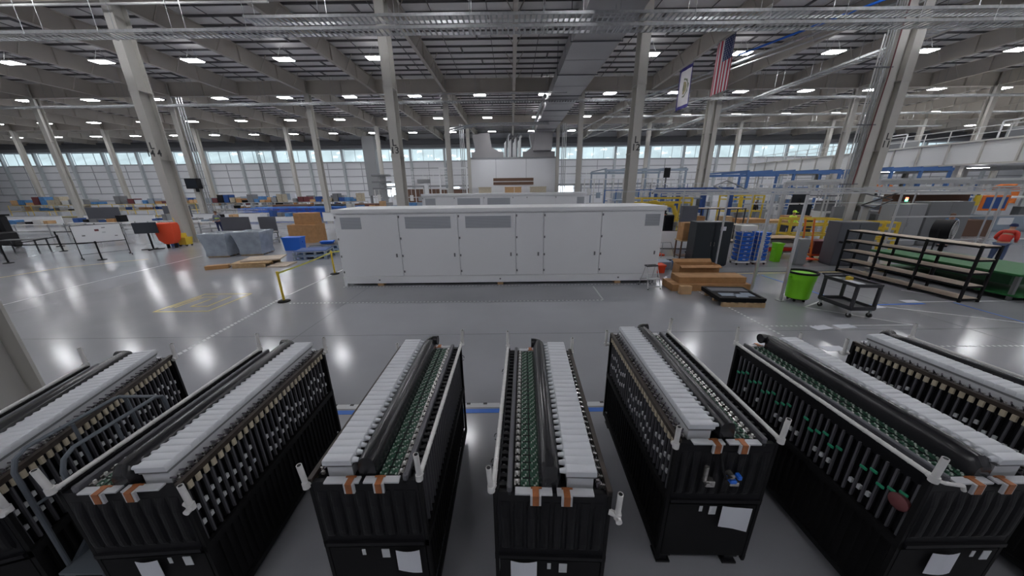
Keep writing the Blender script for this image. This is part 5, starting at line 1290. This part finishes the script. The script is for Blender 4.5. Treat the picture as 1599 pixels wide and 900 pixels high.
# long work tables with scattered goods
rr = random.Random(4)
def clutter(prefix, x0, x1, y, z, n, seed, sc=1.0, deep=.5):
    q = random.Random(seed)
    kinds = [('card', 'brown'), ('offwhite', 'white'), ('bluedark', 'dark blue'), ('midgrey', 'grey'), ('bluegrey', 'blue-grey'), ('tan', 'tan'), ('black', 'black'), ('cardlight', 'light brown'), ('maroon', 'dark red'), ('steelgrey', 'steel-grey'), ('bluepad', 'mid-blue'), ('paper', 'pale')]
    nouns = [('parts_box', 'box'), ('parts_tray', 'tray'), ('tool_case', 'case'), ('parts_tub', 'tub')]
    used_ = set()
    for i in range(n):
        for _ in range(40):
            c = q.choice(kinds); nn = q.choice(nouns); s_ = q.choice(('low', 'tall', 'wide', 'small', 'long', 'squat'))
            if (c, nn, s_) not in used_: break
        used_.add((c, nn, s_))
        w_ = sc * {'low': .5, 'tall': .35, 'wide': .9, 'small': .28, 'long': 1.1, 'squat': .45}[s_]; h_ = sc * {'low': .15, 'tall': .5, 'wide': .3, 'small': .22, 'long': .25, 'squat': .32}[s_]; d_ = min(deep, sc * .5)
        x = x0 + (x1 - x0) * (i + .5) / n; w_ = min(w_, (x1 - x0) / n * .92)
        t = thing(nn[0], '%s %s %s %s' % (s_, c[1], nn[1], prefix), nn[1], (x, y, z), 0)
        if nn[1] in ('box', 'case'):
            MB().bev(-w_ / 2, -d_ / 2, 0, w_ / 2, d_ / 2, h_, .01).build('shell', c[0], t)
            if nn[1] == 'case': MB().tube([(-.08 * sc, 0, h_), (-.08 * sc, 0, h_ + .04), (.08 * sc, 0, h_ + .04), (.08 * sc, 0, h_)], .012, 6).build('handle', 'black', t)
            else: MB().box(-w_ / 2, -.03, h_, w_ / 2, .03, h_ + .003).build('tape', 'tan', t)
        else:
            b = MB(); e = .02 * sc; b.box(-w_ / 2, -d_ / 2, 0, w_ / 2, d_ / 2, e)
            b.box(-w_ / 2, -d_ / 2, 0, -w_ / 2 + e, d_ / 2, h_).box(w_ / 2 - e, -d_ / 2, 0, w_ / 2, d_ / 2, h_).box(-w_ / 2, -d_ / 2, 0, w_ / 2, -d_ / 2 + e, h_).box(-w_ / 2, d_ / 2 - e, 0, w_ / 2, d_ / 2, h_)
            b.build('shell', c[0], t)
            if nn[1] == 'tub': MB().box(-w_ * .4, -d_ * .4, e, w_ * .4, d_ * .4, h_ * .8).build('contents', 'offwhite', t)
for i, (x, y, w_, d_, h_, nm_, n) in enumerate(((-40.2, 26.6, 4.4, 1.1, .88, 'on the grey workbench at the left picture edge', 6), (-35.4, 27.6, 4.6, 1.1, .88, 'on the workbench under the two grey screens', 6), (-29.8, 28.6, 4.6, 1.1, .88, 'on the workbench behind the rolling whiteboard', 5),
                                        (-25.0, 27.5, 3.2, 1.1, .85, 'on the bench right of the L 14 column', 5), (-22.2, 31.0, 4.0, 1.2, .9, 'on the bench with yellow lamps behind the grey panels', 5))):
    table('grey workbench loaded with goods, the one ' + nm_.replace('on the ', '').replace('workbench ', '').replace('bench ', ''), x, y, 0, w_, d_, h_, 'offwhite', 'steelgrey')
    clutter(nm_, x - w_ / 2 + .1, x + w_ / 2 - .1, y, h_, n, 20 + i, 1.1, .8)
for i, (x, y, w_) in enumerate(((-37.0, 29.2, 3.0), (-31.5, 30.4, 2.6))):
    t = thing('partition_screen', ('dark grey upright screen behind the left workbenches', 'dark grey upright screen with a yellow sign behind the whiteboard')[i], 'screen', (x, y, 0))
    MB().bev(-w_ / 2, -.05, 1.0, w_ / 2, .05, 2.05, .02).build('panel', 'panelgrey', t)
    for s in (-1, 1): MB().box(s * w_ / 2.4 - .03, -.3, 0, s * w_ / 2.4 + .03, .3, .05).box(s * w_ / 2.4 - .03, -.03, 0, s * w_ / 2.4 + .03, .03, 1.1).build('leg', 'midgrey', t)
    if i: MB().box(-.9, -.09, 1.1, .1, -.05, 1.35).build('sign', 'yellow', t)
# low racks along the far left with yellow rails
for i, (x, y, w_, n, nm_) in enumerate(((-66, 47.5, 13, 12, 'on the far rack at the left picture edge'), (-51.5, 47.5, 12, 12, 'on the far rack behind the left workbenches'), (-38.5, 47.5, 11.5, 13, 'on the far rack right of the paired columns'), (-26.6, 47.5, 10.5, 12, 'on the far rack behind the blue carts'), (-45, 60, 30, 20, 'on the racks against the far wall'))):
    t = rack('long low goods rack with yellow rails, the one ' + nm_.replace('on the ', ''), x, y, 0, w_, 1.6, 1.75, 3, 'yellow' if i in (0, 1) else 'steelgrey', 'offwhite', 4)
    clutter(nm_ + ', top level', x - w_ / 2 + .2, x + w_ / 2 - .2, y, 1.76, n, 50 + i, 2.2, 1.3)
    clutter(nm_ + ', middle level', x - w_ / 2 + .2, x + w_ / 2 - .2, y, .93, n, 70 + i, 1.25, 1.3)
# blue stacked carts
def blue_cart(lb, x, y, k):
    t = thing('blue_cart', lb, 'cart', (x, y, 0), R(10 * k % 25), 'blue mesh carts')
    b = MB()
    for z in (.25, .8, 1.3):
        b.box(-.9, -.5, z, .9, -.46, z + .05).box(-.9, .46, z, .9, .5, z + .05).box(-.9, -.5, z, -.86, .5, z + .05).box(.86, -.5, z, .9, .5, z + .05)
    for i in range(13):
        xx = -.88 + i * .146
        b.box(xx, -.5, .25, xx + .02, -.48, 1.3).box(xx, .48, .25, xx + .02, .5, 1.3)
    b.build('basket', 'blue', t); MB().box(-.9, -.5, .2, .9, .5, .25).build('deck', 'bluepad', t)
    MB().box(-.85, -.45, 1.3, .85, .45, 1.36).build('lid', 'bluepad', t)
    for xx in (-.75, .75):
        for yy in (-.4, .4): MB().cyl((xx - .03, yy, .1), (xx + .03, yy, .1), .1, 10).build('wheel', 'rubber', t)
    return t
bc = None
for i in range(12):
    x = -31.4 + (i % 6) * 2.15; y = 38.6 + (i // 6) * 2.6 + (i % 2) * .4
    lb = 'blue wheeled mesh cart, %s of the %s row' % (('end one by the paired columns', 'second', 'third', 'fourth', 'fifth', 'end one toward the enclosure')[i % 6], ('front', 'back')[i // 6])
    if bc is None: bc = blue_cart(lb, x, y, 1)
    else:
        o = copy_tree(bc); place(o, (x, y, 0), R((i * 7) % 20 - 10)); o['label'] = lb
for i, (x, w_) in enumerate(((-30, 5), (-24.5, 4.5), (-19.6, 4))):
    tag(MB().bev(-w_ / 2, -.6, 0, w_ / 2, .6, 1.5, .03).box(-w_ / 2 + .1, -.65, .3, w_ / 2 - .1, -.6, 1.2).build('flat_crate', ('brown', 'darkgrey', 'brown')[i]), ('reddish-brown long crate behind the blue carts', 'dark long crate behind the blue carts', 'dark brown crate by the last left column')[i], 'crate').location = (x, 44.6, 0)
# shelf with yellow and blue goods just left of the enclosure
rack('goods shelf with yellow bins just left of the enclosure end', -11.4, 25.5, 0, 3.6, .9, 1.9, 4, 'yellow', 'offwhite', 2)
clutter('on the shelf with yellow bins, top level', -13.1, -9.7, 25.5, 1.9, 4, 91, 1.0, .6)
clutter('on the shelf with yellow bins, third level', -13.1, -9.7, 25.5, 1.31, 5, 92, .85, .6)
clutter('on the shelf with yellow bins, second level', -13.1, -9.7, 25.5, .72, 5, 93, .85, .6)
# goods peeking over the enclosure on the left
table('tall bench peeking over the enclosure beside the L 13 column', -10.4, 30.5, 0, 7.0, 1.2, 1.6, 'offwhite', 'steelgrey')
clutter('on the tall bench left of the L 13 column', -13.7, -7.2, 30.5, 1.6, 8, 95, 1.6, .8)
table('tall bench peeking over the enclosure right of the L 12 column', 4.2, 30.5, 0, 4.5, 1.2, 1.5, 'offwhite', 'steelgrey')
clutter('on the tall bench between the two enclosure columns', 2.1, 6.3, 30.5, 1.5, 4, 96, 1.3, .8)
# stack lights and fixtures on the columns
t = thing('wall_monitor', 'black box monitor mounted high on the second-row column on the left', 'monitor', (-36.0, 37.6, 4.18), 0)
MB().bev(-.7, -.4, -.55, .7, .2, .55, .04).build('case', 'black', t); MB().box(-.06, .0, -.9, .06, .3, -.5).build('bracket', 'black', t); MB().box(-.6, -.42, -.45, .6, -.40, .45).build('screen', 'screen', t)
t = thing('wall_monitor', 'small black screen on a post right of the L 12 column', 'monitor', (20.25, 43.4, 4.95))
MB().bev(-.38, -.1, -.6, .38, .1, .6, .04).build('case', 'black', t); MB().box(-.08, .1, -4.95, .08, .25, .6).build('post', 'midgrey', t)
t = thing('lift_mast', 'grey machine mast with folded platforms by the column left of the enclosure', 'lift', (-14.5, 37.5, 0))
MB().box(-.25, -.25, 0, .25, .25, 4.9).build('mast', 'steelgrey', t)
for z in (3.3, 4.0, 4.7): MB().box(-1.1, -.5, z, .8, .3, z + .18).build('platform', 'midgrey', t)
MB().box(-.5, -.8, 0, .5, .8, 1.2).build('base', 'midgrey', t)
t = thing('lift_mast', 'white machine mast just left of the L 13 column', 'lift', (-9.4, 36.5, 0))
MB().box(-.2, -.2, 0, .2, .2, 4.6).build('mast', 'white', t); MB().box(-.9, -.3, 3.9, .4, .3, 4.3).build('head', 'steelgrey', t); MB().box(-.6, -.6, 0, .6, .6, 1).build('base', 'white', t)
b = thing('portal_frame', 'tall white portal frame left of the L 13 column', 'frame', (-9.2, 52.5, 0))
MB().box(-2.2, -.1, 0, -2.0, .1, 6.3).box(2.0, -.1, 0, 2.2, .1, 6.3).box(-2.2, -.1, 6.3, 2.2, .1, 6.5).box(-2.2, -.1, 3.2, 2.2, .1, 3.3).build('frame_bar', 'white', b)

# ================================================================= ROLLING STEPS between the first two modules
t = thing('rolling_steps', 'grey steel rolling steps with bent handrails between the two left modules', 'rolling steps', (-3.20, 1.97, 0), 0)
wx = .165
for s in (-1, 1):
    x = s * wx
    MB().tube([(x, -.34, .50), (x, -.33, 1.42), (x, -.30, 1.50), (x, -.24, 1.54), (x, .28, 1.555), (x, .33, 1.53), (x, .34, 1.48), (x, .345, .05)], .014, 8).build('handrail', 'railgrey', t, smooth=True)
    MB().tube([(x, 0, .75), (x, .0, 1.53)], .012, 6).build('rail_post', 'railgrey', t)
    MB().tube([(x, -.33, 1.12), (x, .34, 1.12)], .011, 6).build('mid_rail', 'railgrey', t)
    MB().beam((x, -.80, .04), (x, -.05, .75), .03, .05).beam((x, -.05, .74), (x, .34, .74), .03, .05).beam((x, .32, .1), (x, -.70, .1), .025).build('stringer', 'railgrey', t)
MB().tube([(-wx, .30, 1.552), (wx, .30, 1.552)], .013, 8).build('top_bar', 'railgrey', t)
for k in range(4): MB().box(-wx, -.80 + k * .2, .14 + k * .19, wx, -.62 + k * .2, .16 + k * .19).build('tread', 'railgrey', t)
MB().box(-wx, -.06, .75, wx, .34, .77).build('platform', 'railgrey', t)
for s in (-1, 1):
    for y in (-.7, .30): MB().cyl((s * wx - .012, y, .04), (s * wx + .012, y, .04), .04, 10).build('caster', 'rubber', t)

# ================================================================= PEOPLE
def person(lb, x, y, rz, top, legs='jeans', cap=None, bend=0, reach=.35, h_=1.75, vest=None):
    t = thing('person', lb, 'person', (x, y, 0), rz)
    s = h_ / 1.75
    def P(v): return Vector(v) * s
    hip = .93; bz = math.cos(bend); by = -math.sin(bend)
    def U(xx, yy, zz): return (xx, yy * bz + by * (zz - hip), hip + (zz - hip) * bz - yy * math.sin(bend) * 0)
    V = [(0, 0, .93), U(0, 0, 1.12), U(0, .01, 1.32), U(0, .01, 1.47), U(0, 0, 1.55), U(0, -.02, 1.66), U(0, -.01, 1.74),
         (-.09, 0, .88), (-.11, -.02, .50), (-.12, .02, .09), (-.12, -.14, .04), (.09, 0, .88), (.11, .0, .50), (.13, .06, .09), (.13, -.10, .04),
         U(-.19, .01, 1.42), U(-.24, -.03, 1.16), U(-.20, -reach * .6, 1.02), U(-.18, -reach * .8, 1.0), U(.19, .01, 1.42), U(.24, -.03, 1.16), U(.20, -reach * .6, 1.04), U(.18, -reach * .8, 1.02)]
    E_ = [(0, 1), (1, 2), (2, 3), (3, 4), (4, 5), (5, 6), (0, 7), (7, 8), (8, 9), (9, 10), (0, 11), (11, 12), (12, 13), (13, 14), (3, 15), (15, 16), (16, 17), (17, 18), (3, 19), (19, 20), (20, 21), (21, 22)]
    RR = [.15, .14, .16, .10, .055, .085, .075, .09, .065, .045, .04, .09, .065, .045, .04, .07, .05, .035, .03, .07, .05, .035, .03]
    def skin(nm, idx, m, grow=1.0, par=t):
        mp = {k: i for i, k in enumerate(idx)}; me = bpy.data.meshes.new(nm)
        me.from_pydata([tuple(P(V[k])) for k in idx], [(mp[a], mp[b]) for a, b in E_ if a in mp and b in mp], []); me.materials.append(M[m])
        o = bpy.data.objects.new(nm, me); COL.objects.link(o); o.parent = par
        sk = o.modifiers.new('skin', 'SKIN'); lay = me.skin_vertices[0] if me.skin_vertices else None
        if lay is None:
            bm_ = __import__('bmesh').new(); bm_.from_mesh(me); bm_.verts.layers.skin.verify(); bm_.to_mesh(me); bm_.free(); lay = me.skin_vertices[0]
        for k, i in mp.items(): r_ = RR[k] * grow * s; lay.data[i].radius = (r_, r_ * (.72 if k in (0, 1, 2) else 1))
        lay.data[0].use_root = True
        o.modifiers.new('sub', 'SUBSURF').levels = 1; o.modifiers['sub'].render_levels = 2; sk.use_smooth_shade = True
        return o
    skin('body', list(range(23)), 'skin')
    skin('trousers', [0, 7, 8, 9, 11, 12, 13], legs, 1.16)
    skin('shirt', [0, 1, 2, 3, 15, 16, 17, 19, 20, 21], top, 1.14)
    if vest: skin('vest', [1, 2], vest, 1.36)
    hd = P(V[5])
    if cap: MB().lathe([(.10 * s, .02 * s), (.105 * s, .05 * s), (.08 * s, .12 * s), (.02 * s, .14 * s)], 12, (hd.x, hd.y, hd.z)).box(hd.x - .07, hd.y - .19, hd.z + .03, hd.x + .07, hd.y - .05, hd.z + .045).build('cap', cap, t, smooth=True)
    else: MB().lathe([(.088 * s, -.02 * s), (.10 * s, .03 * s), (.085 * s, .10 * s), (.02 * s, .125 * s)], 12, (hd.x, hd.y + .025, hd.z)).build('hair', 'brown', t, smooth=True)
    for s2, k in ((-1, 10), (1, 14)): MB().bev(V[k][0] * s - .05, V[k][1] * s - .06, 0, V[k][0] * s + .05, V[k][1] * s + .2, .09, .02).build('shoe', 'black', t)
    for s2, k in ((-1, 18), (1, 22)):   # fingers
        p = P(V[k]); hb = MB()
        hb.tube([tuple(p), (p.x, p.y - .05, p.z - .01)], [.03, .036], 8)
        for q in range(4): hb.tube([(p.x - .027 + q * .018, p.y - .05, p.z - .01), (p.x - .027 + q * .018, p.y - .095 - .008 * (q in (1, 2)), p.z - .02), (p.x - .027 + q * .018, p.y - .11, p.z - .045)], .008, 5)
        hb.tube([(p.x - s2 * .03, p.y - .02, p.z), (p.x - s2 * .055, p.y - .06, p.z - .01)], .009, 5)
        hb.build('hand', 'skin', t, smooth=True)
    return t
person('person in a blue shirt leaning over the machine with the orange-framed screen', 22.9, 16.6, R(-60), 'shirtblue', 'jeans', None, .35, .55)
person('person in a red shirt and dark cap bending forward at the right edge', 19.15, 12.2, R(110), 'red', 'jeans', 'navy', .55, .6)
person('person in a hi-vis yellow jacket behind the orange hand truck', 16.6, 18.9, R(10), 'hivis', 'navy', 'hivis', 0, .4)
person('person dressed in dark clothes walking in the aisle behind the black cabinet', 23.05, 30.6, R(5), 'black', 'shirtgrey', None, 0, .1)
person('person in a yellow-green vest by the benches right of the L 14 column', -23.8, 25.9, R(15), 'shirtgrey', 'navy', None, .1, .3, 1.75, 'hivis')
person('person in grey working behind the drum fan beside the machines', 24.9, 14.6, R(150), 'shirtgrey', 'navy', 'navy', .3, .5)
